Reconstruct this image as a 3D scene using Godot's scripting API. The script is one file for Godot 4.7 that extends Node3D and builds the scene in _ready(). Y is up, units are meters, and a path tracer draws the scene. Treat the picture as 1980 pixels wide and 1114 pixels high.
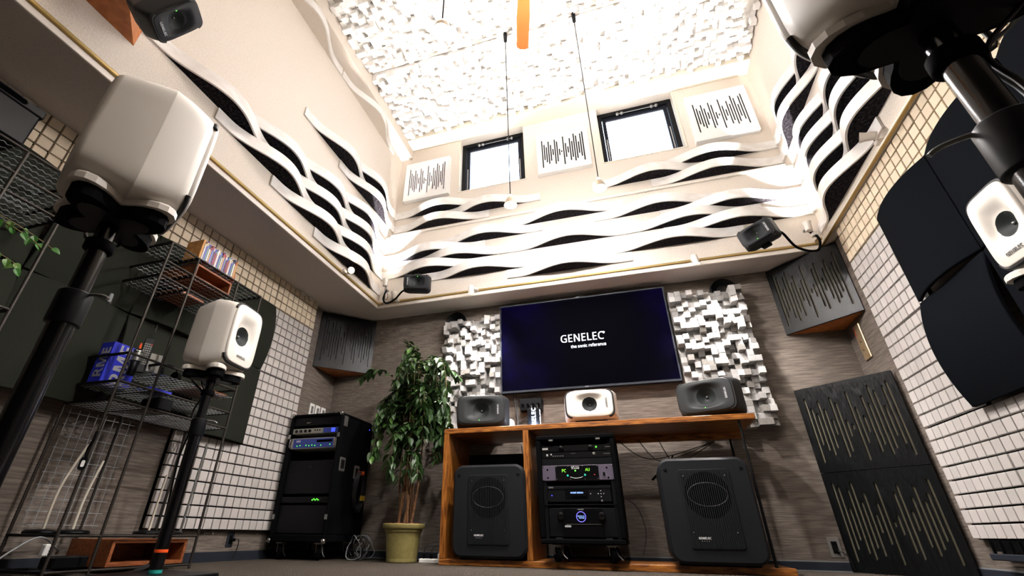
extends Node3D
# A surround listening room: dark lower room with tile panels, racks and speakers, and a bright tall light well above it.

class MB:
	# collects triangles (corners counter-clockwise seen from outside) for one mesh
	var v := PackedVector3Array()
	var n := PackedVector3Array()
	func tri(a: Vector3, b: Vector3, c: Vector3) -> void:
		var m := (b - a).cross(c - a)
		m = m.normalized() if m.length_squared() > 1e-18 else Vector3.UP
		v.append(a); v.append(c); v.append(b)
		n.append(m); n.append(m); n.append(m)
	func trin(a: Vector3, b: Vector3, c: Vector3, na: Vector3, nb: Vector3, nc: Vector3) -> void:
		v.append(a); v.append(c); v.append(b)
		n.append(na); n.append(nc); n.append(nb)
	func quad(a: Vector3, b: Vector3, c: Vector3, d: Vector3) -> void:
		tri(a, b, c); tri(a, c, d)
	func box(c: Vector3, s: Vector3, bev := 0.0, B := Basis()) -> MB:
		var h := s / 2.0
		var e: float = min(bev, min(h.x, min(h.y, h.z)) * 0.9)
		if e <= 0.0:
			var p: Array[Vector3] = []
			for i in 8:
				p.append(c + B * Vector3(h.x if i & 1 else -h.x, h.y if i & 2 else -h.y, h.z if i & 4 else -h.z))
			quad(p[4], p[5], p[7], p[6]); quad(p[1], p[0], p[2], p[3])
			quad(p[5], p[1], p[3], p[7]); quad(p[0], p[4], p[6], p[2])
			quad(p[6], p[7], p[3], p[2]); quad(p[0], p[1], p[5], p[4])
			return self
		var f := func(ax: int, sx: int, sy: int, sz: int) -> Vector3:
			var q := Vector3(sx * (h.x - e), sy * (h.y - e), sz * (h.z - e))
			if ax == 0: q.x = sx * h.x
			elif ax == 1: q.y = sy * h.y
			else: q.z = sz * h.z
			return c + B * q
		for s1 in [-1, 1]:
			var ring := [[-1, -1], [1, -1], [1, 1], [-1, 1]]
			if s1 < 0: ring.reverse()
			quad(f.call(2, ring[0][0], ring[0][1], s1), f.call(2, ring[1][0], ring[1][1], s1), f.call(2, ring[2][0], ring[2][1], s1), f.call(2, ring[3][0], ring[3][1], s1))
			quad(f.call(0, s1, ring[0][0], ring[0][1]), f.call(0, s1, ring[1][0], ring[1][1]), f.call(0, s1, ring[2][0], ring[2][1]), f.call(0, s1, ring[3][0], ring[3][1]))
			quad(f.call(1, ring[0][1], s1, ring[0][0]), f.call(1, ring[1][1], s1, ring[1][0]), f.call(1, ring[2][1], s1, ring[2][0]), f.call(1, ring[3][1], s1, ring[3][0]))
		for a in [-1, 1]:
			for b in [-1, 1]:
				both(f.call(0, a, b, -1), f.call(0, a, b, 1), f.call(1, a, b, 1), f.call(1, a, b, -1), c)
				both(f.call(0, a, -1, b), f.call(0, a, 1, b), f.call(2, a, 1, b), f.call(2, a, -1, b), c)
				both(f.call(1, -1, a, b), f.call(1, 1, a, b), f.call(2, 1, a, b), f.call(2, -1, a, b), c)
				for g in [-1, 1]:
					var p0: Vector3 = f.call(0, a, b, g); var p1: Vector3 = f.call(1, a, b, g); var p2: Vector3 = f.call(2, a, b, g)
					if (p1 - p0).cross(p2 - p0).dot(p0 - c) > 0.0: tri(p0, p1, p2)
					else: tri(p0, p2, p1)
		return self
	func both(a: Vector3, b: Vector3, c: Vector3, d: Vector3, from: Vector3) -> void:
		if (b - a).cross(c - a).dot((a + c) / 2.0 - from) > 0.0: quad(a, b, c, d)
		else: quad(d, c, b, a)
	func grid(p: Array, closed: bool, flip := false) -> MB:
		# p: rows of PackedVector3Array; smooth normals; outside is on the left when walking a row with rows growing up
		var rows := p.size(); var cols: int = p[0].size()
		var nn := []
		for i in rows:
			var r := PackedVector3Array()
			for j in cols:
				var j0: int = (j - 1 + cols) % cols if closed else max(j - 1, 0)
				var j1: int = (j + 1) % cols if closed else min(j + 1, cols - 1)
				var du: Vector3 = p[i][j1] - p[i][j0]
				var dv: Vector3 = p[min(i + 1, rows - 1)][j] - p[max(i - 1, 0)][j]
				if dv.length_squared() < 1e-14: dv = p[min(i + 2, rows - 1)][j] - p[max(i - 2, 0)][j]
				if du.length_squared() < 1e-14:
					var ii: int = i + 1 if i < rows - 1 else i - 1
					du = p[ii][j1] - p[ii][j0]
				var m := du.cross(dv)
				r.append((m if not flip else -m).normalized())
			nn.append(r)
		for i in rows - 1:
			for j in (cols if closed else cols - 1):
				var k: int = (j + 1) % cols
				var a: Vector3 = p[i][j]; var b: Vector3 = p[i][k]; var c: Vector3 = p[i + 1][k]; var d: Vector3 = p[i + 1][j]
				if flip:
					trin(a, d, c, nn[i][j], nn[i + 1][j], nn[i + 1][k]); trin(a, c, b, nn[i][j], nn[i + 1][k], nn[i][k])
				else:
					trin(a, b, c, nn[i][j], nn[i][k], nn[i + 1][k]); trin(a, c, d, nn[i][j], nn[i + 1][k], nn[i + 1][j])
		return self
	func fan(ring: PackedVector3Array, flip := false) -> MB:
		var c := Vector3.ZERO
		for q in ring: c += q
		c /= ring.size()
		for i in ring.size():
			var k := (i + 1) % ring.size()
			if flip: tri(c, ring[k], ring[i])
			else: tri(c, ring[i], ring[k])
		return self
	func tube(pts: Array, r, seg := 8, caps := true) -> MB:
		var rows := []
		var up := Vector3.UP
		var d0: Vector3 = (pts[1] - pts[0]).normalized()
		if absf(d0.dot(up)) > 0.95: up = Vector3.RIGHT
		var side := d0.cross(up).normalized()
		for i in pts.size():
			var d: Vector3 = (pts[min(i + 1, pts.size() - 1)] - pts[max(i - 1, 0)]).normalized()
			side = (side - d * side.dot(d)).normalized()
			var w := d.cross(side)
			var rr: float = r[i] if r is Array else r
			var row := PackedVector3Array()
			for j in seg:
				var t := TAU * j / seg
				row.append(pts[i] + (side * cos(t) + w * sin(t)) * rr)
			rows.append(row)
		grid(rows, true)
		if caps:
			fan(rows[0], true); fan(rows[-1], false)
		return self
	func cyl(a: Vector3, b: Vector3, r: float, seg := 12) -> MB:
		return tube([a, b], r, seg)
	func lathe(prof: Array, seg := 24, X := Transform3D()) -> MB:
		# prof: Vector2(radius, height) from bottom to top
		var rows := []
		for q in prof:
			var row := PackedVector3Array()
			for j in seg:
				var t := TAU * j / seg
				row.append(X * Vector3(q.x * cos(t), q.y, -q.x * sin(t)))
			rows.append(row)
		return grid(rows, true)
	func ext(poly: PackedVector2Array, z0: float, z1: float, X := Transform3D(), bev := 0.0) -> MB:
		# polygon in local xy, counter-clockwise, from z0 to z1 (front) with a chamfered front edge
		var front := poly
		if bev > 0.0:
			var o := Geometry2D.offset_polygon(poly, -bev, Geometry2D.JOIN_MITER)
			front = shrink(poly, bev)
		var idx := Geometry2D.triangulate_polygon(front)
		for i in range(0, idx.size(), 3):
			var a := front[idx[i]]; var b := front[idx[i + 1]]; var c := front[idx[i + 2]]
			var fl := (b - a).cross(c - a) < 0.0
			if fl:
				var t := b; b = c; c = t
			tri(X * Vector3(a.x, a.y, z1), X * Vector3(b.x, b.y, z1), X * Vector3(c.x, c.y, z1))
		idx = Geometry2D.triangulate_polygon(poly)
		for i in range(0, idx.size(), 3):
			var a := poly[idx[i]]; var b := poly[idx[i + 1]]; var c := poly[idx[i + 2]]
			if (b - a).cross(c - a) > 0.0:
				var t := b; b = c; c = t
			tri(X * Vector3(a.x, a.y, z0), X * Vector3(b.x, b.y, z0), X * Vector3(c.x, c.y, z0))
		var m := poly.size()
		for i in m:
			var k := (i + 1) % m
			var zz := z1 - bev
			quad(X * Vector3(poly[i].x, poly[i].y, z0), X * Vector3(poly[k].x, poly[k].y, z0), X * Vector3(poly[k].x, poly[k].y, zz), X * Vector3(poly[i].x, poly[i].y, zz))
			if bev > 0.0:
				quad(X * Vector3(poly[i].x, poly[i].y, zz), X * Vector3(poly[k].x, poly[k].y, zz), X * Vector3(front[k].x, front[k].y, z1), X * Vector3(front[i].x, front[i].y, z1))
		return self
	func shrink(poly: PackedVector2Array, e: float) -> PackedVector2Array:
		var o := PackedVector2Array()
		var m := poly.size()
		for i in m:
			var d0 := (poly[i] - poly[(i - 1 + m) % m]).normalized()
			var d1 := (poly[(i + 1) % m] - poly[i]).normalized()
			var q := (Vector2(-d0.y, d0.x) + Vector2(-d1.y, d1.x)).normalized()
			o.append(poly[i] + q * e / max(0.4, q.dot(Vector2(-d0.y, d0.x))))
		return o
	func mesh() -> ArrayMesh:
		var a := []
		a.resize(Mesh.ARRAY_MAX)
		a[Mesh.ARRAY_VERTEX] = v
		a[Mesh.ARRAY_NORMAL] = n
		var m := ArrayMesh.new()
		m.add_surface_from_arrays(Mesh.PRIMITIVE_TRIANGLES, a)
		return m

var M := {}
var used := {}
var rng := RandomNumberGenerator.new()

# ---------- the room in metres: the camera stands at x 0, z 0; the back wall is at -z ----------
const WB := -4.2        # lower back wall
const XL := -2.97       # lower left wall
const XR := 1.777       # lower right wall
const ZF := 1.9         # wall behind the camera
const YS := 2.285       # lowered ceiling round the light well
const WX := -2.386      # left wall of the well
const WR := 1.77
const WR2 := 1.70       # lip of the ledge over the right tiles
const WZ := -3.915      # back wall of the well
const WZ2 := -4.06      # the same above its ledge
const WF := 0.6         # front wall of the well
const YR := 3.19        # height of the ledge in the back wall
const YT := 4.77        # ceiling of the well

func _ready() -> void:
	rng.seed = 20240
	setup_camera_and_light()
	materials()
	shell()
	windows()
	wave_panels()
	tile_walls()
	absorbers()
	slotted_panels()
	skylines()
	ceiling_things()
	cabinet_group()
	television()
	floor_racks()
	plant()
	shelf_racks()
	stand_speakers()
	height_speakers()
	lamps()
	small_things()

func nm(called: String) -> String:
	if not used.has(called):
		used[called] = 0
		return called
	used[called] += 1
	return "%s_%03d" % [called, used[called]]

func thing(called: String, label: String, cat: String, at := Vector3.ZERO, B := Basis(), group := "") -> Node3D:
	var o := Node3D.new()
	o.name = nm(called)
	add_child(o)
	o.transform = Transform3D(B, at)
	return tag(o, label, cat, group)

func tag(o: Node3D, label: String, cat: String, group := "") -> Node3D:
	o.set_meta("label", label)
	o.set_meta("category", cat)
	if group != "": o.set_meta("group", group)
	return o

func part(parent: Node3D, called: String, mesh, m: Material, X := Transform3D(), label := "") -> MeshInstance3D:
	var o := MeshInstance3D.new()
	o.name = called
	o.mesh = mesh.mesh() if mesh is MB else mesh
	o.material_override = m
	o.cast_shadow = GeometryInstance3D.SHADOW_CASTING_SETTING_ON
	parent.add_child(o, true)
	o.transform = X
	if label != "": o.set_meta("label", label)
	return o

func single(called: String, label: String, cat: String, mesh, m: Material, X := Transform3D(), group := "") -> MeshInstance3D:
	var o := MeshInstance3D.new()
	o.name = nm(called)
	o.mesh = mesh.mesh() if mesh is MB else mesh
	o.material_override = m
	add_child(o)
	o.transform = X
	tag(o, label, cat, group)
	return o

func struct(called: String, label: String, cat: String, mesh, m: Material) -> MeshInstance3D:
	var o := single(called, label, cat, mesh, m)
	o.set_meta("kind", "structure")
	return o

func words(parent: Node3D, called: String, text: String, height: float, m: Material, X: Transform3D, bold := false, depth := 0.001) -> MeshInstance3D:
	var t := TextMesh.new()
	t.text = text
	var f := SystemFont.new()
	f.font_names = PackedStringArray(["Droid Sans"])
	if bold: f.font_weight = 700
	t.font = f
	t.font_size = 32
	t.pixel_size = height / 23.0
	t.depth = depth
	return part(parent, called, t, m, X)

func face(dir: Vector3, up := Vector3.UP) -> Basis:
	# local +z points along dir, local y close to up
	var z := dir.normalized()
	var x := up.cross(z).normalized()
	return Basis(x, z.cross(x), z)

func rrect(w: float, h: float, r: float, seg := 5) -> PackedVector2Array:
	var o := PackedVector2Array()
	for q in [[w / 2 - r, h / 2 - r, 0.0], [-w / 2 + r, h / 2 - r, PI / 2], [-w / 2 + r, -h / 2 + r, PI], [w / 2 - r, -h / 2 + r, PI * 1.5]]:
		for i in seg + 1:
			var t: float = q[2] + PI / 2 * i / seg
			o.append(Vector2(q[0] + r * cos(t), q[1] + r * sin(t)))
	return o

func spline(pts: Array, per := 8) -> Array:
	var o := []
	for i in pts.size() - 1:
		var a: Vector3 = pts[max(i - 1, 0)]; var b: Vector3 = pts[i]; var c: Vector3 = pts[i + 1]; var d: Vector3 = pts[min(i + 2, pts.size() - 1)]
		for k in per:
			o.append(b.cubic_interpolate(c, a, d, float(k) / per))
	o.append(pts[-1])
	return o

func mirror_x(x: float) -> float:
	return -0.6 - x

const FOCAL := 890.823
const PPX := 920.801
const PPY := 537.003
const CAMX := Vector3(0.9524142, 0.0111672, -0.3046021)
const CAMY := Vector3(0.1389577, 0.8735321, 0.4665109)
const CAMZ := Vector3(0.2712893, -0.4866384, 0.8304127)
const EXPOSURE := 0.9
const SKY_ENERGY := 14.0
const LAMP_WHITE := Color(1.0, 0.975, 0.96)
const FANLAMP := 1.0
const PENDANT := 3.6
const ADDED_NECK := 1.5
const SPOT := 5.0
const ADDED_UPLIGHT := 16.0
const CORNER := 9.0

# ---------- camera, sky, large light, exposure ----------
func setup_camera_and_light() -> void:
	var cam := Camera3D.new()
	cam.name = "camera"
	add_child(cam)
	cam.transform = Transform3D(Basis(CAMX, CAMY, CAMZ), Vector3(0, 0.193, 0))
	cam.projection = Camera3D.PROJECTION_FRUSTUM
	cam.near = 0.05
	cam.far = 60.0
	cam.size = 2.0 * 0.05 * 557.0 / FOCAL
	cam.frustum_offset = Vector2((990.0 - PPX) / FOCAL, -(557.0 - PPY) / FOCAL) * 0.05
	cam.current = true
	var env := Environment.new()
	env.background_mode = Environment.BG_SKY
	var sky := Sky.new()
	var sm := ProceduralSkyMaterial.new()
	sm.sky_top_color = Color(0.80, 0.88, 1.0)
	sm.sky_horizon_color = Color(0.97, 0.98, 1.0)
	sm.ground_bottom_color = Color(0.55, 0.56, 0.58)
	sm.ground_horizon_color = Color(0.9, 0.91, 0.93)
	sm.energy_multiplier = SKY_ENERGY
	sky.sky_material = sm
	env.sky = sky
	env.tonemap_mode = Environment.TONE_MAPPER_LINEAR
	env.tonemap_exposure = EXPOSURE
	env.sdfgi_enabled = true
	env.ssao_enabled = true
	env.ssil_enabled = true
	var we := WorldEnvironment.new()
	we.name = "world"
	we.environment = env
	add_child(we)

# ---------- materials ----------
func tex(seed_: int, freq: float, octaves: int, stops: Array, size := 256, kind := FastNoiseLite.TYPE_SIMPLEX_SMOOTH) -> ImageTexture:
	# a seamless noise picture mapped through colour stops [[value 0..1, Color], ...]
	var f := FastNoiseLite.new()
	f.seed = seed_
	f.noise_type = kind
	f.frequency = freq
	f.fractal_octaves = octaves
	var g := Gradient.new()
	g.offsets = PackedFloat32Array(stops.map(func(s): return s[0]))
	g.colors = PackedColorArray(stops.map(func(s): return s[1]))
	var src := f.get_seamless_image(size, size)
	var im := Image.create(size, size, false, Image.FORMAT_RGB8)
	for y in size:
		for x in size:
			im.set_pixel(x, y, g.sample(src.get_pixel(x, y).r))
	return ImageTexture.create_from_image(im)

func bump(seed_: int, freq: float, octaves: int, strength: float, size := 256) -> ImageTexture:
	var f := FastNoiseLite.new()
	f.seed = seed_
	f.noise_type = FastNoiseLite.TYPE_SIMPLEX_SMOOTH
	f.frequency = freq
	f.fractal_octaves = octaves
	var im := f.get_seamless_image(size, size)
	im.convert(Image.FORMAT_RGBA8)
	im.bump_map_to_normal_map(strength)
	return ImageTexture.create_from_image(im)

func sm(called: String, c: Color, rough := 0.6, metal := 0.0) -> StandardMaterial3D:
	var m := StandardMaterial3D.new()
	m.resource_name = called
	m.albedo_color = c
	m.roughness = rough
	m.metallic = metal
	M[called] = m
	return m

func grained(called: String, t: Texture2D, scale: Vector3, rough := 0.7, nrm: Texture2D = null, depth := 0.5, tint := Color.WHITE) -> StandardMaterial3D:
	var m := sm(called, tint, rough)
	m.albedo_texture = t
	m.uv1_triplanar = true
	m.uv1_world_triplanar = true
	m.uv1_scale = scale
	if nrm:
		m.normal_enabled = true
		m.normal_texture = nrm
		m.normal_scale = depth
	return m

func glow(called: String, c: Color, energy: float) -> StandardMaterial3D:
	var m := sm(called, c * 0.6, 0.5)
	m.emission_enabled = true
	m.emission = c
	m.emission_energy_multiplier = energy
	return m

func g8(r: int, g: int, b: int) -> Color:
	return Color(r / 255.0, g / 255.0, b / 255.0)

func materials() -> void:
	var fine := bump(5, 0.08, 3, 4.0)
	grained("cream_paper", tex(1, 0.12, 3, [[0.2, g8(222, 211, 198)], [0.8, g8(234, 225, 214)]]), Vector3.ONE * 2.5, 0.75, fine, 0.25)
	grained("taupe_paper", tex(2, 0.03, 5, [[0.2, g8(98, 90, 83)], [0.5, g8(112, 103, 95)], [0.8, g8(126, 116, 108)]]), Vector3(0.6, 7.0, 0.6), 0.62, bump(8, 0.05, 4, 6.0), 0.35)
	grained("soffit_board", tex(3, 0.16, 2, [[0.0, g8(120, 105, 98)], [0.13, g8(200, 189, 182)], [0.2, g8(214, 205, 198)], [0.9, g8(220, 212, 206)]]), Vector3.ONE * 1.6, 0.85)
	grained("carpet", tex(4, 0.22, 3, [[0.2, g8(56, 51, 46)], [0.5, g8(88, 81, 74)], [0.8, g8(122, 113, 104)]]), Vector3.ONE * 2.2, 0.98, bump(14, 0.22, 2, 10.0), 1.0)
	grained("felt", tex(6, 0.05, 4, [[0.25, g8(22, 20, 23)], [0.6, g8(36, 34, 37)], [0.85, g8(56, 53, 56)]]), Vector3.ONE * 3.0, 0.95)
	grained("laminate", tex(7, 0.02, 4, [[0.2, g8(236, 231, 225)], [0.55, g8(246, 243, 239)], [0.9, g8(250, 248, 245)]]), Vector3(1.2, 2.5, 1.2), 0.22)
	grained("block_grey", tex(9, 0.15, 3, [[0.2, g8(128, 126, 124)], [0.7, g8(160, 158, 156)]]), Vector3.ONE * 4.0, 0.8, fine, 0.3)
	grained("block_pale", tex(10, 0.15, 3, [[0.2, g8(162, 160, 157)], [0.7, g8(190, 188, 185)]]), Vector3.ONE * 4.0, 0.8, fine, 0.3)
	grained("block_mid", tex(11, 0.15, 3, [[0.2, g8(102, 98, 94)], [0.7, g8(134, 130, 124)]]), Vector3.ONE * 4.0, 0.8, fine, 0.3)
	grained("block_white", tex(12, 0.15, 2, [[0.2, g8(236, 233, 228)], [0.8, g8(246, 244, 241)]]), Vector3.ONE * 4.0, 0.8)
	var wood_stops := [[0.15, g8(78, 40, 12)], [0.4, g8(130, 76, 26)], [0.65, g8(158, 98, 38)], [0.9, g8(176, 116, 52)]]
	var wood := tex(13, 0.025, 5, wood_stops)
	grained("wood_x", wood, Vector3(0.9, 7.0, 7.0), 0.38)
	grained("wood_y", wood, Vector3(7.0, 0.9, 7.0), 0.38)
	grained("box_wood", tex(15, 0.03, 4, [[0.2, g8(112, 58, 26)], [0.8, g8(146, 82, 40)]]), Vector3(7.0, 7.0, 1.5), 0.55)
	grained("bookend_wood", tex(16, 0.03, 4, [[0.2, g8(176, 122, 62)], [0.8, g8(204, 152, 88)]]), Vector3(3.0, 3.0, 8.0), 0.6)
	grained("corner_wood", tex(17, 0.03, 4, [[0.2, g8(170, 98, 46)], [0.8, g8(196, 120, 62)]]), Vector3(2.0, 6.0, 2.0), 0.55)
	grained("black_ash", tex(18, 0.03, 4, [[0.2, g8(10, 11, 12)], [0.8, g8(19, 20, 21)]]), Vector3(9.0, 0.8, 9.0), 0.32, bump(19, 0.04, 3, 3.0), 0.3)
	sm("slot_board", g8(84, 80, 64), 0.8)
	grained("left_fabric", tex(20, 0.2, 2, [[0.2, g8(34, 36, 31)], [0.8, g8(44, 46, 40)]]), Vector3.ONE * 5.0, 0.97)
	grained("right_fabric", tex(21, 0.2, 2, [[0.2, g8(13, 15, 18)], [0.8, g8(20, 22, 26)]]), Vector3.ONE * 5.0, 0.95)
	grained("case_carpet", tex(22, 0.25, 2, [[0.2, g8(8, 8, 9)], [0.8, g8(17, 18, 19)]]), Vector3.ONE * 6.0, 0.98)
	grained("pot_glaze", tex(23, 0.05, 3, [[0.2, g8(126, 116, 68)], [0.8, g8(140, 130, 80)]]), Vector3.ONE * 2.0, 0.42)
	grained("bark", tex(24, 0.05, 4, [[0.2, g8(70, 46, 26)], [0.6, g8(118, 82, 50)], [0.9, g8(150, 114, 78)]]), Vector3(14.0, 2.0, 14.0), 0.9)
	grained("bark_chip", tex(25, 0.2, 3, [[0.2, g8(84, 42, 22)], [0.8, g8(160, 88, 48)]]), Vector3.ONE * 8.0, 0.95)
	sm("tile_grey_a", g8(190, 184, 180), 0.75)
	sm("tile_grey_b", g8(184, 179, 175), 0.75)
	sm("tile_cream_a", g8(222, 206, 180), 0.75)
	sm("tile_cream_b", g8(216, 200, 175), 0.75)
	sm("tile_back", g8(12, 12, 13), 0.9)
	sm("white_paint", g8(240, 236, 230), 0.35)
	sm("beam_gloss", g8(232, 224, 206), 0.25)
	sm("white_trim", g8(238, 230, 220), 0.35)
	sm("gold_rail", g8(176, 148, 88), 0.35, 0.4)
	sm("groove_shade", g8(44, 42, 40), 0.7)
	sm("base_board", g8(40, 44, 52), 0.5)
	sm("white_panel", g8(248, 247, 245), 0.6)
	sm("panel_slit", g8(26, 27, 25), 0.9)
	sm("frame_black", g8(6, 7, 11), 0.55)
	sm("frame_blue", g8(8, 12, 24), 0.55)
	sm("iron", g8(52, 47, 42), 0.5, 0.55)
	sm("iron_dark", g8(18, 17, 17), 0.6, 0.2)
	sm("wire", g8(150, 152, 152), 0.4, 0.5)
	sm("wire_light", g8(176, 184, 190), 0.4, 0.5)
	sm("chrome", g8(196, 196, 196), 0.18, 1.0)
	sm("steel", g8(150, 150, 148), 0.35, 0.9)
	sm("brass_plate", g8(190, 168, 132), 0.35, 0.6)
	sm("spk_white", g8(212, 206, 197), 0.42)
	sm("spk_dark", g8(48, 50, 51), 0.5)
	sm("spk_black", g8(36, 38, 41), 0.5)
	sm("cone_dark", g8(36, 40, 40), 0.5)
	sm("dome", g8(120, 122, 122), 0.25, 0.7)
	sm("slit_black", g8(8, 8, 9), 0.6)
	sm("sub_black", g8(24, 26, 29), 0.5)
	sm("sub_grille", g8(24, 27, 29), 0.45)
	sm("hole", g8(3, 3, 3), 0.9)
	sm("black_gloss", g8(7, 7, 9), 0.2)
	sm("black_satin", g8(10, 11, 13), 0.4)
	sm("black_metal", g8(15, 16, 18), 0.4, 0.2)
	sm("rubber", g8(14, 14, 15), 0.7)
	sm("cable_black", g8(12, 12, 13), 0.45)
	sm("cable_grey", g8(120, 124, 126), 0.5)
	sm("cable_white", g8(225, 225, 222), 0.45)
	sm("print_white", g8(225, 225, 225), 0.5)
	sm("print_grey", g8(120, 118, 114), 0.5)
	sm("silver_print", g8(190, 192, 196), 0.4, 0.4)
	sm("blue_card", g8(34, 46, 190), 0.5)
	sm("blue_card_light", g8(46, 62, 220), 0.5)
	sm("rack_blue", g8(40, 56, 130), 0.45)
	sm("rack_silver", g8(150, 148, 140), 0.4, 0.4)
	sm("grey_plum", g8(78, 70, 86), 0.5)
	sm("plastic_white", g8(236, 236, 232), 0.4)
	sm("red_print", g8(206, 40, 26), 0.5)
	sm("orange_tape", g8(240, 84, 20), 0.5)
	sm("teal_tape", g8(30, 150, 140), 0.5)
	sm("fan_wood", g8(150, 88, 34), 0.45)
	sm("ivory", g8(214, 206, 190), 0.6)
	sm("yellow_card", g8(190, 150, 30), 0.6)
	glow("logo_white", g8(245, 248, 255), 3.0)
	glow("sign_white", g8(225, 235, 255), 6.0)
	glow("led_green", g8(90, 255, 60), 3.0)
	glow("led_blue", g8(60, 70, 255), 3.0)
	glow("led_violet", g8(120, 110, 255), 1.6)
	glow("display_blue", g8(60, 80, 255), 1.6)
	glow("display_pale", g8(150, 190, 255), 1.6)
	glow("display_lime", g8(150, 255, 60), 1.3)
	glow("teal_dot", g8(30, 190, 170), 0.7)
	glow("lamp_face", g8(255, 240, 215), 30.0)
	glow("added_neck_glow", g8(255, 246, 232), 2.5)
	glow("bulb_face", g8(255, 244, 226), 12.0)
	var shade := sm("shade_glass", g8(196, 182, 160), 0.5)
	shade.backlight_enabled = true
	shade.backlight = g8(120, 112, 100)
	var pane := sm("pane", Color(0.95, 0.97, 1.0, 0.10), 0.08)
	pane.transparency = BaseMaterial3D.TRANSPARENCY_ALPHA
	for q in [["leaf_dark", 24, 42, 22], ["leaf_mid", 40, 66, 27], ["leaf_light", 82, 118, 50], ["ivy_leaf", 48, 98, 32]]:
		var l := sm(q[0], g8(q[1], q[2], q[3]), 0.42)
		l.backlight_enabled = true
		l.backlight = g8(q[1], q[2], q[3]) * 0.5
	# cloth, felt and carpet have next to no mirror sheen; painted cabinets have little
	for q in ["felt", "left_fabric", "right_fabric", "case_carpet", "carpet", "rubber", "tile_back", "hole", "groove_shade"]: M[q].metallic_specular = 0.08
	for q in ["sub_black", "sub_grille", "spk_dark", "spk_black", "cone_dark", "black_satin", "black_metal", "taupe_paper", "black_ash", "frame_black", "frame_blue", "base_board", "iron_dark"]: M[q].metallic_specular = 0.3
	sm("stem", g8(96, 84, 50), 0.8)
	var cds := [[230, 228, 222], [60, 70, 160], [150, 60, 50], [40, 42, 46], [196, 176, 130], [120, 150, 130], [214, 206, 214], [150, 40, 70], [90, 110, 190]]
	for i in cds.size():
		sm("cd_%d" % i, g8(cds[i][0], cds[i][1], cds[i][2]), 0.35)

# ---------- the room ----------
func bb(x0: float, x1: float, y0: float, y1: float, z0: float, z1: float, m: MB = null, bev := 0.0) -> MB:
	if m == null: m = MB.new()
	return m.box(Vector3((x0 + x1) / 2, (y0 + y1) / 2, (z0 + z1) / 2), Vector3(absf(x1 - x0), absf(y1 - y0), absf(z1 - z0)), bev)

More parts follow.
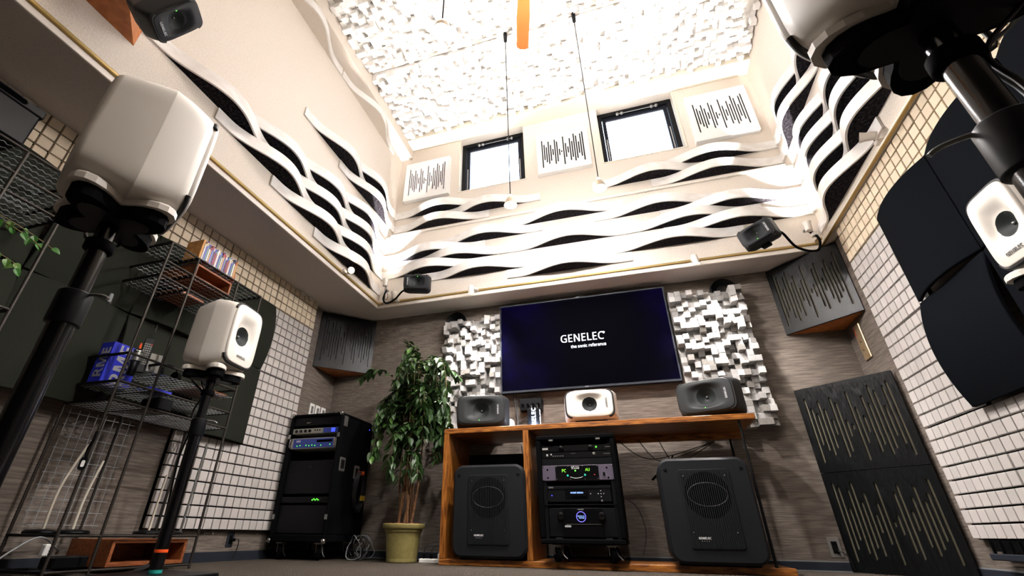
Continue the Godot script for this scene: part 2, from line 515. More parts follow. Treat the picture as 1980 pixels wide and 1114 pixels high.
func shell() -> void:
	struct("floor", "grey brown speckled loop carpet of the listening room", "floor", bb(XL - 0.2, XR + 0.2, -0.12, 0.0, WB - 0.2, ZF + 0.2), M.carpet)
	struct("wall_back", "dark taupe wood-grain wall behind the television and cabinet", "wall", bb(XL - 0.2, XR + 0.2, 0.0, YS + 0.05, WB - 0.2, WB), M.taupe_paper)
	struct("wall_left", "dark taupe wall behind the rebar shelves and left tile panels", "wall", bb(XL - 0.2, XL, 0.0, YS + 0.05, WB, ZF), M.taupe_paper)
	struct("wall_right", "dark taupe wall behind the right tile panels", "wall", bb(XR, XR + 0.2, 0.0, YS, WB, ZF), M.taupe_paper)
	struct("wall_front", "dark fabric-covered wall closing the room opposite the television", "wall", bb(XL - 0.2, XR + 0.2, 0.0, YS + 0.05, ZF, ZF + 0.2), M.left_fabric)
	# lowered ceiling round the well
	var m := bb(XL, WX, YS, YS + 0.05, WB, ZF)
	bb(WX, XR, YS, YS + 0.05, WB, WZ, m)
	bb(WX, XR, YS, YS + 0.05, WF, ZF, m)
	struct("ceiling", "speckled pale grey lowered ceiling ringing the light well", "ceiling", m, M.soffit_board)
	# well walls (outside them nothing shows)
	m = bb(WX - 0.2, WX, YS + 0.05, YT, WZ2 - 0.2, WF + 0.2)
	struct("wall_left_well", "cream papered upper left wall of the light well", "wall", m, M.cream_paper)
	m = bb(WR, WR + 0.2, YS, YT, WZ2 - 0.2, WF + 0.2)
	struct("wall_right_well", "cream papered upper right wall of the light well", "wall", m, M.cream_paper)
	struct("wall_front_well", "cream papered upper wall of the light well opposite the windows", "wall", bb(WX, WR, YS + 0.05, YT, WF, WF + 0.2), M.cream_paper)
	# back wall of the well with two window openings
	m = bb(WX, WR, YS + 0.05, YR, WZ2 - 0.2, WZ)
	bb(WX, WR, YR, 3.785, WZ2 - 0.2, WZ2, m)
	bb(WX, -1.575, 3.785, 4.632, WZ2 - 0.2, WZ2, m)
	bb(-0.728, 0.127, 3.785, 4.632, WZ2 - 0.2, WZ2, m)
	bb(0.993, WR, 3.785, 4.632, WZ2 - 0.2, WZ2, m)
	bb(WX, WR, 4.632, YT, WZ2 - 0.2, WZ2, m)
	struct("wall_back_well", "cream papered upper back wall with two small windows", "wall", m, M.cream_paper)
	struct("ceiling_well", "white ceiling of the light well behind the block diffusers", "ceiling", bb(WX - 0.2, WR + 0.2, YT, YT + 0.15, WZ2 - 0.2, WF + 0.2), M.white_paint)
	struct("trim_1", "glossy cream beam across the top of the window wall", "beam", bb(-2.225, WR, 4.632, YT, WZ2, -3.863, null, 0.004), M.beam_gloss)
	struct("trim_2", "cream bulkhead along the top of the left well wall", "beam", bb(WX, -2.225, 4.505, YT, WZ2, WF, null, 0.004), M.cream_paper)
	# edge trim, groove and gold lighting rail round the well
	m = bb(WX, WR2, 2.279, 2.297, WZ - 0.004, WZ + 0.012, null, 0.003)
	bb(WX - 0.004, WX + 0.012, 2.279, 2.297, WZ + 0.012, WF, m, 0.003)
	struct("trim_3", "thin white edging along the lip of the lowered ceiling", "trim", m, M.white_trim)
	m = bb(WX, WR, 2.297, 2.322, WZ, WZ + 0.006)
	bb(WX, WX + 0.006, 2.297, 2.322, WZ, WF, m)
	struct("trim_4", "pale recessed band above the white ceiling edging", "trim", m, M.white_trim)
	m = bb(WX, WR, 2.322, 2.340, WZ, WZ + 0.022, null, 0.003)
	bb(WX, WX + 0.022, 2.326, 2.346, WZ, WF, m, 0.003)
	bb(WR2 - 0.002, WR2 + 0.02, 2.280, 2.286, WZ, WF, m)
	bb(WR2 - 0.03, WR2 + 0.01, 2.322, 2.340, WZ, WZ + 0.10, m, 0.003)
	struct("trim_5", "gold lighting track running round the foot of the well", "track", m, M.gold_rail)
	m = bb(WX + 0.03, WR2 - 0.15, 2.340, 2.3435, WZ, WZ + 0.016)  # dark strip over the track: shade of its groove put into the colour
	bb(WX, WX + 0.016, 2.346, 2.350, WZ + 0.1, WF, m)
	struct("trim_6", "thin dark strip standing for the shaded groove along the gold lighting track", "track", m, M.groove_shade)
	struct("trim_7", "pale ledge under the right well wall above the tiles", "trim", bb(WR2, XR, 2.285, 2.30, WB, ZF), M.white_trim)
	# picture rail on the back wall with its clips
	var r := struct("trim_8", "white picture rail across the back wall of the well", "rail", bb(WX + 0.07, WR2, YR - 0.012, YR + 0.012, WZ, WZ + 0.02, null, 0.003), M.white_trim)
	for x in [-1.95, -1.1, -0.3, 0.48, 1.2]:
		part(r, "clip", bb(x - 0.012, x + 0.012, YR - 0.02, YR + 0.014, WZ, WZ + 0.026, null, 0.003), M.white_trim)
	for x in [-1.04, 0.40, 0.62]:
		part(r, "hanging_wire", bb(x - 0.003, x + 0.003, YR - 0.36, YR - 0.012, WZ, WZ + 0.004), M.ivory)
	# baseboards
	m = bb(XL, XR, 0.0, 0.055, WB, WB + 0.012)
	var b := struct("baseboard_back", "slate grey baseboard along the back wall", "baseboard", m, M.base_board)
	part(b, "top_bead", bb(XL, XR, 0.055, 0.062, WB, WB + 0.010), M.cable_grey)
	part(b, "foot_bead", bb(XL, XR, 0.0, 0.007, WB + 0.012, WB + 0.02), M.cable_grey)
	b = struct("baseboard_left", "slate grey baseboard along the left wall", "baseboard", bb(XL, XL + 0.012, 0.0, 0.055, WB + 0.02, ZF), M.base_board)
	part(b, "top_bead", bb(XL, XL + 0.010, 0.055, 0.062, WB + 0.02, ZF), M.base_board)
	b = struct("baseboard_right", "slate grey baseboard along the right wall", "baseboard", bb(XR - 0.012, XR, 0.0, 0.055, WB + 0.02, ZF), M.base_board)
	part(b, "top_bead", bb(XR - 0.010, XR, 0.055, 0.062, WB + 0.02, ZF), M.cable_grey)

func windows() -> void:
	for k in 2:
		var x0: float = [-1.561, 0.143][k]
		var x1: float = [-0.743, 0.978][k]
		var y0 := 3.79
		var y1 := 4.629
		var z := -4.148
		var w := single("window_%d" % (k + 1), ["black framed awning window beside the leftmost slotted white panel", "black framed awning window between two slotted white panels, further right"][k], "window", bb(x0, x1, y1 - 0.055, y1, z - 0.07, z, null, 0.004), M.frame_black)
		w.set_meta("kind", "structure")
		part(w, "frame_side", bb(x0, x0 + 0.05, y0, y1 - 0.055, z - 0.07, z, null, 0.004), M.frame_black)
		part(w, "frame_side", bb(x1 - 0.05, x1, y0, y1 - 0.055, z - 0.07, z, null, 0.004), M.frame_black)
		part(w, "frame_sill", bb(x0 + 0.05, x1 - 0.05, y0, y0 + 0.05, z - 0.07, z, null, 0.004), M.frame_black)
		# sash
		var s := MB.new()
		bb(x0 + 0.055, x0 + 0.095, y0 + 0.055, y1 - 0.06, z - 0.06, z - 0.02, s, 0.004)
		bb(x1 - 0.095, x1 - 0.055, y0 + 0.055, y1 - 0.06, z - 0.06, z - 0.02, s, 0.004)
		bb(x0 + 0.095, x1 - 0.095, y1 - 0.10, y1 - 0.06, z - 0.06, z - 0.02, s, 0.004)
		bb(x0 + 0.095, x1 - 0.095, y0 + 0.055, y0 + 0.095, z - 0.06, z - 0.02, s, 0.004)
		part(w, "sash", s, M.frame_blue)
		var p := part(w, "pane", bb(x0 + 0.09, x1 - 0.09, y0 + 0.09, y1 - 0.095, z - 0.045, z - 0.039), M.pane)
		# opener: two cranks and a rod below the head
		var c := MB.new()
		for f in [0.28, 0.34, 0.74, 0.80]:
			c.lathe([Vector2(0.0, -0.014), Vector2(0.018, -0.01), Vector2(0.018, 0.01), Vector2(0.0, 0.014)], 8, Transform3D(Basis(Vector3.RIGHT, PI / 2), Vector3(lerp(x0, x1, f), y1 - 0.075, z + 0.018)))
		part(w, "opener_crank", c, M.steel)
		part(w, "opener_rod", MB.new().cyl(Vector3(lerp(x0, x1, 0.28), y1 - 0.075, z + 0.016), Vector3(lerp(x0, x1, 0.8), y1 - 0.075, z + 0.016), 0.004, 6), M.chrome)
		for sx in [x0 + 0.075, x1 - 0.075]:
			part(w, "stay_arm", bb(sx - 0.006, sx + 0.006, y0 + 0.1, y0 + 0.42, z - 0.018, z - 0.008), M.steel)
		# cream reveal lining with a small sill moulding
		var l := MB.new()
		bb(x0 - 0.018, x0, y0 - 0.012, y1, WZ2 - 0.085, WZ2 + 0.006, l)
		bb(x1, x1 + 0.018, y0 - 0.012, y1, WZ2 - 0.085, WZ2 + 0.006, l)
		bb(x0, x1, y0 - 0.012, y0, WZ2 - 0.085, WZ2 + 0.006, l)
		part(w, "reveal_lining", l, M.beam_gloss)
	# what the windows look out on stays plain sky

# ---------- wave panels ----------
func wave_meshes(depth: float, hi: float) -> Array:
	# local: x along the wall, y up from the lower edge, z out of the wall
	var L := 1.2; var P := 1.0; var t := 0.014; var t0 := 0.016
	var N := 48
	var xs := []
	for i in N + 1: xs.append(-L / 2 + L * i / N)
	var f := func(x: float) -> float:
		return t0 + (depth * (0.5 + 0.5 * cos(TAU * x / P)) if absf(x) < P / 2 else 0.0)
	var rib := MB.new()
	var of := []; var ob := []
	for x in xs:
		var z: float = f.call(x)
		of.append(Vector3(x, 0, z)); ob.append(Vector3(x, 0, max(0.001, z - t)))
	var up := Vector3(0, hi, 0)
	rib.grid([PackedVector3Array(of), PackedVector3Array(of.map(func(q): return q + up))], false)
	rib.grid([PackedVector3Array(ob), PackedVector3Array(ob.map(func(q): return q + up))], false, true)
	for i in N:
		rib.quad(ob[i], ob[i + 1], of[i + 1], of[i])
		rib.quad(of[i] + up, of[i + 1] + up, ob[i + 1] + up, ob[i] + up)
	rib.quad(ob[0], of[0], of[0] + up, ob[0] + up)
	rib.quad(of[N], ob[N], ob[N] + up, of[N] + up)
	var fill := MB.new()
	var y0 := 0.004; var y1 := hi - 0.006
	for i in N:
		var a: Vector3 = ob[i]; var b: Vector3 = ob[i + 1]
		if a.z < 0.004 and b.z < 0.004: continue
		var a0 := Vector3(a.x, 0, 0.0); var b0 := Vector3(b.x, 0, 0.0)
		var u0 := Vector3(0, y0, 0); var u1 := Vector3(0, y1, 0)
		fill.quad(a0 + u0, b0 + u0, b + u0, a + u0)
		fill.quad(a + u1, b + u1, b0 + u1, a0 + u1)
		fill.quad(a + u0, b + u0, b + u1, a + u1)
	return [rib.mesh(), fill.mesh()]

func wave(ms: Array, at: Vector3, B: Basis, label: String, group: String, fillmat: Material) -> void:
	var o := thing("wave_panel", label, "acoustic panel", at, B, group)
	part(o, "ribbon", ms[0], M.laminate, Transform3D(), "glossy white ribbon")
	part(o, "felt_infill", ms[1], fillmat)

func wave_panels() -> void:
	var ms := wave_meshes(0.14, 0.095)
	var g := "white wave panels round the light well"
	# back wall: [centre x, lower edge]
	for q in [[-1.715, 3.222], [1.135, 3.222], [-1.73, 3.415], [1.143, 3.415], [-1.143, 3.322], [0.56, 3.322], [-0.356, 3.030], [-1.17, 2.925], [0.56, 2.925], [-1.80, 2.826], [1.20, 2.826], [-1.49, 2.722], [-0.31, 2.720], [0.80, 2.722], [-1.81, 2.622], [1.21, 2.625], [-1.23, 2.522], [0.61, 2.522], [-0.35, 2.420]]:
		# those above the ledge stand on the set-back wall
		var hi: bool = q[1] > YR
		var x: float = clampf(q[0] * (1.037 if hi else 1.0), WX + 0.605, WR - 0.605)
		wave(ms, Vector3(x, 0.193 + (q[1] - 0.193) * 1.037 if hi else q[1], WZ2 if hi else WZ), Basis(), "white glossy wave ribbon with dark felt belly on the window wall", g + ", window wall", M.felt)
	# side walls: [centre z, lower edge]
	for q in [[-1.55, 2.732], [-2.14, 2.632], [-2.14, 2.835], [-2.73, 2.530], [-2.73, 2.735], [-2.73, 2.940], [-3.31, 2.430], [-3.31, 2.632], [-3.31, 2.835], [-3.31, 3.035]]:
		wave(ms, Vector3(WX, q[1], q[0]), face(Vector3.RIGHT), "white glossy wave ribbon with dark felt belly on the left well wall below the rail", g + ", left wall", M.felt)
		wave(ms, Vector3(WR, q[1], q[0]), face(Vector3.LEFT), "white glossy wave ribbon with dark felt belly on the right well wall below the rail", g + ", right wall", M.felt)
	for q in [[-2.87, 3.453], [-3.455, 3.348], [-3.455, 3.552]]:
		wave(ms, Vector3(WX, q[1], q[0]), face(Vector3.RIGHT), "white glossy wave ribbon high on the left well wall above rail level", g + ", upper left", M.felt)
		wave(ms, Vector3(WR, q[1], q[0]), face(Vector3.LEFT), "white glossy wave ribbon high on the right well wall above rail level", g + ", upper right", M.felt)
	var big := wave_meshes(0.15, 0.09)
	for z in [-2.0, -3.22]:
		wave(big, Vector3(WX, 4.412, z), face(Vector3.RIGHT), "white wave ribbon with cream belly just under the left bulkhead", g + ", under the bulkhead", M.cream_paper)

# ---------- tile panels, absorbers, slotted panels, block diffusers ----------
func tile_panel(at: Vector3, B: Basis, rows: int, cream: bool, label: String, group: String, mesh: Mesh) -> void:
	# local: x along the wall from 0 to 0.6, y up, z out of the wall
	var o := thing("tile_panel", label, "wall panel", at, B, group)
	var p := 0.0742
	part(o, "backing", bb(0.0, 0.594, 0.0, rows * p, 0.0, 0.02), M.tile_back)
	for i in 8:
		for j in rows:
			var m: Material = M[("tile_cream_" if cream else "tile_grey_") + ("a" if (i * 7 + j * 3) % 5 < 3 else "b")]
			part(o, "tile", mesh, m, Transform3D(Basis(), Vector3((i + 0.5) * p, (j + 0.5) * p, 0.031 + 0.002 * sin(i * 12.9 + j * 7.7 + at.z * 31.0))))

func tile_walls() -> void:
	var t := MB.new().box(Vector3.ZERO, Vector3(0.0652, 0.0652, 0.026), 0.002).mesh()
	var seam := 0.5975
	for side in 2:
		var left := side == 0
		var x := XL if left else XR
		var B := face(Vector3.RIGHT if left else Vector3.LEFT)
		var sn: String = ["left", "right"][side]
		for c in 6:
			# local x runs towards -z on the left wall and towards +z on the right wall
			var znear := -3.645 + seam * (c + 1)
			var z := znear if left else znear - seam
			tile_panel(Vector3(x, 1.99, z), B, 4, true, "half-height panel of cream foam tiles under the %s ceiling edge" % sn, "cream tile panels along the %s wall" % sn, t)
			if c == 0:
				for r in 3:
					tile_panel(Vector3(x, 0.198 + seam * r, z), B, 8, false, ["lowest pale grey tile panel in the column by the %s back corner", "middle pale grey tile panel in the column by the %s back corner", "uppermost pale grey tile panel in the column by the %s back corner"][r] % sn, "grey tile panels on the %s wall" % sn, t)
			elif c == 1:
				tile_panel(Vector3(x, 0.198, z), B, 8, false, "pale grey tile panel directly below the dark %s absorbers" % sn, "grey tile panels on the %s wall" % sn, t)
	# black plinth under the right tiles, with a metal ledge
	var o := thing("panel_ledge", "black slatted ledge under the right tile panels", "ledge", Vector3(XR, 0.0, -2.6), face(Vector3.LEFT))
	part(o, "housing", bb(-0.9, 0.9, 0.145, 0.196, 0.0, 0.05), M.tile_back)
	part(o, "front_bar", bb(-0.9, 0.9, 0.105, 0.135, 0.05, 0.075, null, 0.004), M.base_board)
	for i in 24:
		part(o, "slat", bb(-0.88 + i * 0.075, -0.872 + i * 0.075, 0.135, 0.19, 0.05, 0.062), M.black_metal)

func arch_mesh(w: float, h: float, bulge: float, thick: float, vertical: bool) -> ArrayMesh:
	# local: centred in x and y, back on z = 0; the sheet bows out along its width or along its height
	var N := 20
	var m := MB.new()
	var fr := []; var bk := []
	for i in N + 1:
		var t := -1.0 + 2.0 * i / N
		var z := bulge * (1.0 - t * t) + 0.006
		fr.append(Vector2(t, z + thick)); bk.append(Vector2(t, z))
	var P := func(q: Vector2, s: float) -> Vector3:
		return Vector3(s * w / 2, q.x * h / 2, q.y) if vertical else Vector3(q.x * w / 2, s * h / 2, q.y)
	var rows := []
	for s in [-1.0, -0.985, 0.985, 1.0]:
		var row := PackedVector3Array()
		for q in fr: row.append(P.call(q - Vector2(0, 0.008 if absf(s) == 1.0 else 0.0), s))
		rows.append(row)
	m.grid(rows, false, vertical)
	rows = []
	for s in [-1.0, 1.0]:
		var row := PackedVector3Array()
		for q in bk: row.append(P.call(q, s))
		rows.append(row)
	m.grid(rows, false, not vertical)
	for s in [-1.0, 1.0]:
		for i in N:
			var d := Vector2(0, 0.008)
			m.both(P.call(bk[i], s), P.call(bk[i + 1], s), P.call(fr[i + 1] - d, s), P.call(fr[i] - d, s), Vector3(0, 0, 0.03))
	for i in [0, N]:
		m.both(P.call(bk[i], -1.0), P.call(bk[i], 1.0), P.call(fr[i], 1.0), P.call(fr[i], -1.0), Vector3(0, 0, 0.03))
	return m.mesh()

func absorbers() -> void:
	var hor := arch_mesh(0.592, 0.588, 0.05, 0.02, false)
	var ver := arch_mesh(0.592, 0.588, 0.05, 0.02, true)
	var b := 0.043
	for c in 5:
		for r in 2:
			var z := -2.75 + 0.6 * c
			var y := 1.685 - 0.6 * r
			single("curved_absorber", "olive black bowed fabric absorber %s" % ("in the upper row on the left wall" if r == 0 else "in the lower row on the left wall"), "acoustic panel", ver if (c + r) % 2 == 0 else hor, M.left_fabric, Transform3D(face(Vector3.RIGHT), Vector3(XL + b, y, z)), "olive absorbers on the left wall, row %d" % (r + 1))
			if c < 4:
				single("curved_absorber", "blue black bowed fabric absorber %s" % ("in the upper row on the right wall" if r == 0 else "in the lower row on the right wall"), "acoustic panel", hor if r == 0 else (ver if c % 2 == 0 else hor), M.right_fabric, Transform3D(face(Vector3.LEFT), Vector3(XR - b - 0.02, y, z)), "blue black absorbers on the right wall, row %d" % (r + 1))

func slotted(called: String, label: String, X: Transform3D, w: float, h: float, d: float, body: Material, slit: Material, slots: Array, sw: float, group := "", proud := false) -> Node3D:
	# board with real round-ended slots: vertical strips are left between them; slots: [x, y0, y1] centred coordinates
	var o := thing(called, label, "acoustic panel", X.origin, X.basis, group)
	part(o, "backing", bb(-w / 2 + 0.004, w / 2 - 0.004, -h / 2 + 0.004, h / 2 - 0.004, 0.0, d - 0.014), slit)
	var front := MB.new()
	var zz := d - 0.012
	var ss := slots.duplicate()
	ss.sort_custom(func(a, b): return a[0] < b[0])
	var x := -w / 2
	for s in ss:
		bb(x, s[0] - sw / 2, -h / 2, h / 2, zz, d, front)
		bb(s[0] - sw / 2, s[0] + sw / 2, -h / 2, s[1], zz, d, front)
		bb(s[0] - sw / 2, s[0] + sw / 2, s[2], h / 2, zz, d, front)
		# rounded ends
		for e in [[s[1], 1.0], [s[2], -1.0]]:
			for k in [-1.0, 1.0]:
				var c := Vector3(s[0] + k * sw / 2, e[0], d - 0.0002)
				var c2 := Vector3(s[0] + k * sw / 2, e[0] + e[1] * sw / 2, d - 0.0002)
				var c3 := Vector3(s[0] + k * sw * 0.15, e[0] + e[1] * sw * 0.15, d - 0.0002)
				var c4 := Vector3(s[0], e[0], d - 0.0002)
				for tr in [[c, c4, c3], [c, c3, c2]]:
					if (tr[1] - tr[0]).cross(tr[2] - tr[0]).z > 0: front.tri(tr[0], tr[1], tr[2])
					else: front.tri(tr[0], tr[2], tr[1])
		x = s[0] + sw / 2
	bb(x, w / 2, -h / 2, h / 2, zz, d, front)
	bb(-w / 2, -w / 2 + 0.006, -h / 2, h / 2, 0.0, zz, front)
	bb(w / 2 - 0.006, w / 2, -h / 2, h / 2, 0.0, zz, front)
	bb(-w / 2 + 0.006, w / 2 - 0.006, -h / 2, -h / 2 + 0.006, 0.0, zz, front)
	bb(-w / 2 + 0.006, w / 2 - 0.006, h / 2 - 0.006, h / 2, 0.0, zz, front)
	part(o, "slotted_board", front, body)
	return o

func slot_list(w: float, h: float, flip := false) -> Array:
	# one slot pattern, read from the boards: [x share, centre share, length share]
	var tops := [0.08, 0.22, 0.30, 0.14, 0.26, 0.40, 0.12, 0.20, 0.44, 0.50, 0.08, 0.30, 0.42, 0.18, 0.28, 0.06, 0.14, 0.34, 0.10, 0.05]
	var bots := [0.94, 0.72, 0.80, 0.86, 0.78, 0.62, 0.90, 0.84, 0.66, 0.58, 0.96, 0.76, 0.64, 0.88, 0.80, 0.92, 0.86, 0.72, 0.82, 0.95]
	var o := []
	for i in 20:
		var f := 0.06 + 0.88 * i / 19.0
		var t: float = tops[i]; var b: float = bots[i]
		if flip:
			f = 1.0 - f
		o.append([(-0.5 + f) * w, (0.5 - b) * h, (0.5 - t) * h])
	return o

func slotted_panels() -> void:
	# three white ones on the window wall
	for k in 3:
		var cx: float = [-1.975, -0.285, 1.375][k]
		slotted("slotted_panel", ["slotted white panel left of both windows", "slotted white panel between the two windows", "slotted white panel right of both windows"][k], Transform3D(Basis(), Vector3(cx, 4.063 if k < 2 else 4.105, WZ2)), 0.597, 0.597 if k < 2 else 0.66, 0.055, M.white_panel, M.panel_slit, slot_list(0.53, 0.50), 0.015, "slotted white panels on the window wall")
	# black ones across the corners
	var a := Vector3(1.355, 1.97, -4.195); var b := Vector3(1.772, 1.97, -3.80)
	corner_unit("black slotted corner diffuser high in the right back corner", a, b, M.slot_board)
	a = Vector3(-2.965, 1.965, -3.785); b = Vector3(-2.54, 1.965, -4.195)
	corner_unit("black slotted corner diffuser high in the left back corner", a, b, M.black_satin)
	# two stacked in the right back corner on the floor
	for r in 2:
		a = Vector3(1.275, 0.302 + 0.602 * r, -4.19); b = Vector3(1.765, 0.302 + 0.602 * r, -3.775)
		var mid := (a + b) / 2
		var n := Vector3(-(b - a).z, 0, (b - a).x).normalized()
		var B := Basis((b - a).normalized(), Vector3.UP, n)
		slotted("standing_diffuser", ["black slotted board standing on the carpet in the right back corner", "black slotted board stacked on the lower one in the right back corner"][r], Transform3D(B, mid - n * 0.002), 0.63, 0.598, 0.022, M.black_ash, M.slot_board, slot_list(0.60, 0.54, r == 0), 0.0155, "black slotted boards by the right corner")

func corner_unit(label: String, a: Vector3, b: Vector3, slit: Material) -> void:
	var mid := (a + b) / 2
	var n := Vector3(-(b - a).z, 0, (b - a).x).normalized()
	var B := Basis((b - a).normalized(), Vector3.UP, n)
	var w := (b - a).length()
	var o := slotted("corner_diffuser", label, Transform3D(B, mid - n * 0.016), w, 0.6, 0.022, M.black_ash, slit, slot_list(w * 0.95, 0.54, true), 0.0155)
	# triangular wooden bottom behind the board
	var c := Vector3(-2.96 if a.x < 0 else 1.768, mid.y, -4.19)
	var inv := Transform3D(B, mid - n * 0.016).affine_inverse()
	var p := [inv * a, inv * b, inv * c]
	var m := MB.new()
	for y in [-0.3, -0.288]:
		var q := p.map(func(s): return Vector3(s.x * 0.985, y, s.z - 0.004))
		if y == -0.3: m.tri(q[0], q[2], q[1]) if (q[2] - q[0]).cross(q[1] - q[0]).y < 0 else m.tri(q[0], q[1], q[2])
		else: m.tri(q[0], q[1], q[2]) if (q[1] - q[0]).cross(q[2] - q[0]).y > 0 else m.tri(q[0], q[2], q[1])
	var q0 := Vector3(p[0].x * 0.985, 0, p[0].z - 0.004); var q1 := Vector3(p[1].x * 0.985, 0, p[1].z - 0.004)
	m.quad(q0 + Vector3(0, -0.3, 0), q1 + Vector3(0, -0.3, 0), q1 + Vector3(0, -0.288, 0), q0 + Vector3(0, -0.288, 0))
	part(o, "wooden_bottom", m, M.corner_wood)

func skyline_panel(called: String, label: String, group: String, X: Transform3D, nx: int, ny: int, p: float, maxh: float, mats: Array, seed_: int, joined := false, cut := 0.25) -> void:
	var o := thing(called, label, "diffuser", X.origin, X.basis, group)
	var r := RandomNumberGenerator.new()
	r.seed = seed_
	part(o, "base_board", bb(0, nx * p, 0, ny * p, 0.0, 0.012), mats[0])
	var kinds := []
	for h in 5:
		for s in 3:
			var hh := maxh * (0.18 + 0.205 * h)
			var m := MB.new()
			if s < 2: m.box(Vector3(0, 0, hh / 2), Vector3(p * 0.985, p * 0.985, hh), 0.0015)
			else:
				# a block with a slanted end
				var e := p * 0.4925
				var h2 := hh - p * 0.55 if hh > p * 0.9 else hh * 0.5
				var A := [Vector3(-e, -e, 0), Vector3(e, -e, 0), Vector3(e, e, 0), Vector3(-e, e, 0)]
				var T := [Vector3(-e, -e, hh), Vector3(e, -e, h2), Vector3(e, e, h2), Vector3(-e, e, hh)]
				for i in 4:
					m.quad(A[i], A[(i + 1) % 4], T[(i + 1) % 4], T[i])
				m.quad(T[0], T[1], T[2], T[3])
			kinds.append(m.mesh() if not joined else m)
	var all := MB.new()
	for i in nx:
		for j in ny:
			var k := r.randi_range(0, 4) * 3 + (2 if r.randf() < cut else 0)
			var turn := Basis(Vector3.BACK, PI / 2 * r.randi_range(0, 3))
			var at := Vector3((i + 0.5) * p, (j + 0.5) * p, 0.012)
			if joined:
				var src: MB = kinds[k]
				for q in src.v.size():
					all.v.append(at + turn * src.v[q]); all.n.append(turn * src.n[q])
			else:
				part(o, "block", kinds[k], mats[r.randi_range(0, mats.size() - 1)], Transform3D(turn, at))
	if joined:
		var b := part(o, "blocks", all, mats[0])
		b.set_meta("kind", "stuff")

func skylines() -> void:
	var mats := [M.block_grey, M.block_pale, M.block_grey, M.block_mid, M.block_pale]
	var p := 0.0492
	for side in 2:
		for r in 2:
			var x: float = [-1.672, 0.498][side]
			skyline_panel("block_diffuser", "%s grey wooden block diffuser %s of the television" % [["lower", "upper"][r], ["left", "right"][side]], "grey block diffusers beside the television", Transform3D(Basis(), Vector3(x, 0.935 + 0.5925 * r, WB)), 12, 12, p, 0.15, mats, 100 + side * 10 + r)
	# ceiling: white ones, facing down; the two nearest the side walls can be told apart block by block
	var down := Basis(Vector3(1, 0, 0), Vector3(0, 0, 1), Vector3(0, -1, 0))
	var white := [M.block_white]
	var pc := 0.0552
	for zi in 4:
		for xi in 6:
			var z0: float = [-3.858, -2.847, -2.178, -1.509][zi]
			var nz: int = [17, 12, 12, 12][zi]
			var single_blocks := (xi == 5 and zi == 0) or (xi == 0 and zi in [1, 2])
			skyline_panel("ceiling_diffuser", "white block diffuser panel fixed to the ceiling of the well", "white block diffusers on the ceiling", Transform3D(down, Vector3(-2.22 + xi * 12 * pc, YT, z0)), 12, nz, pc, 0.12, white, 300 + zi * 7 + xi, not single_blocks, 0.1)

# ---------- loudspeakers ----------
func superpt(t: float, a: float, b: float, e: float) -> Vector2:
	var c := cos(t); var s := sin(t)
	return Vector2(a * signf(c) * pow(absf(c), 2.0 / e), b * signf(s) * pow(absf(s), 2.0 / e))

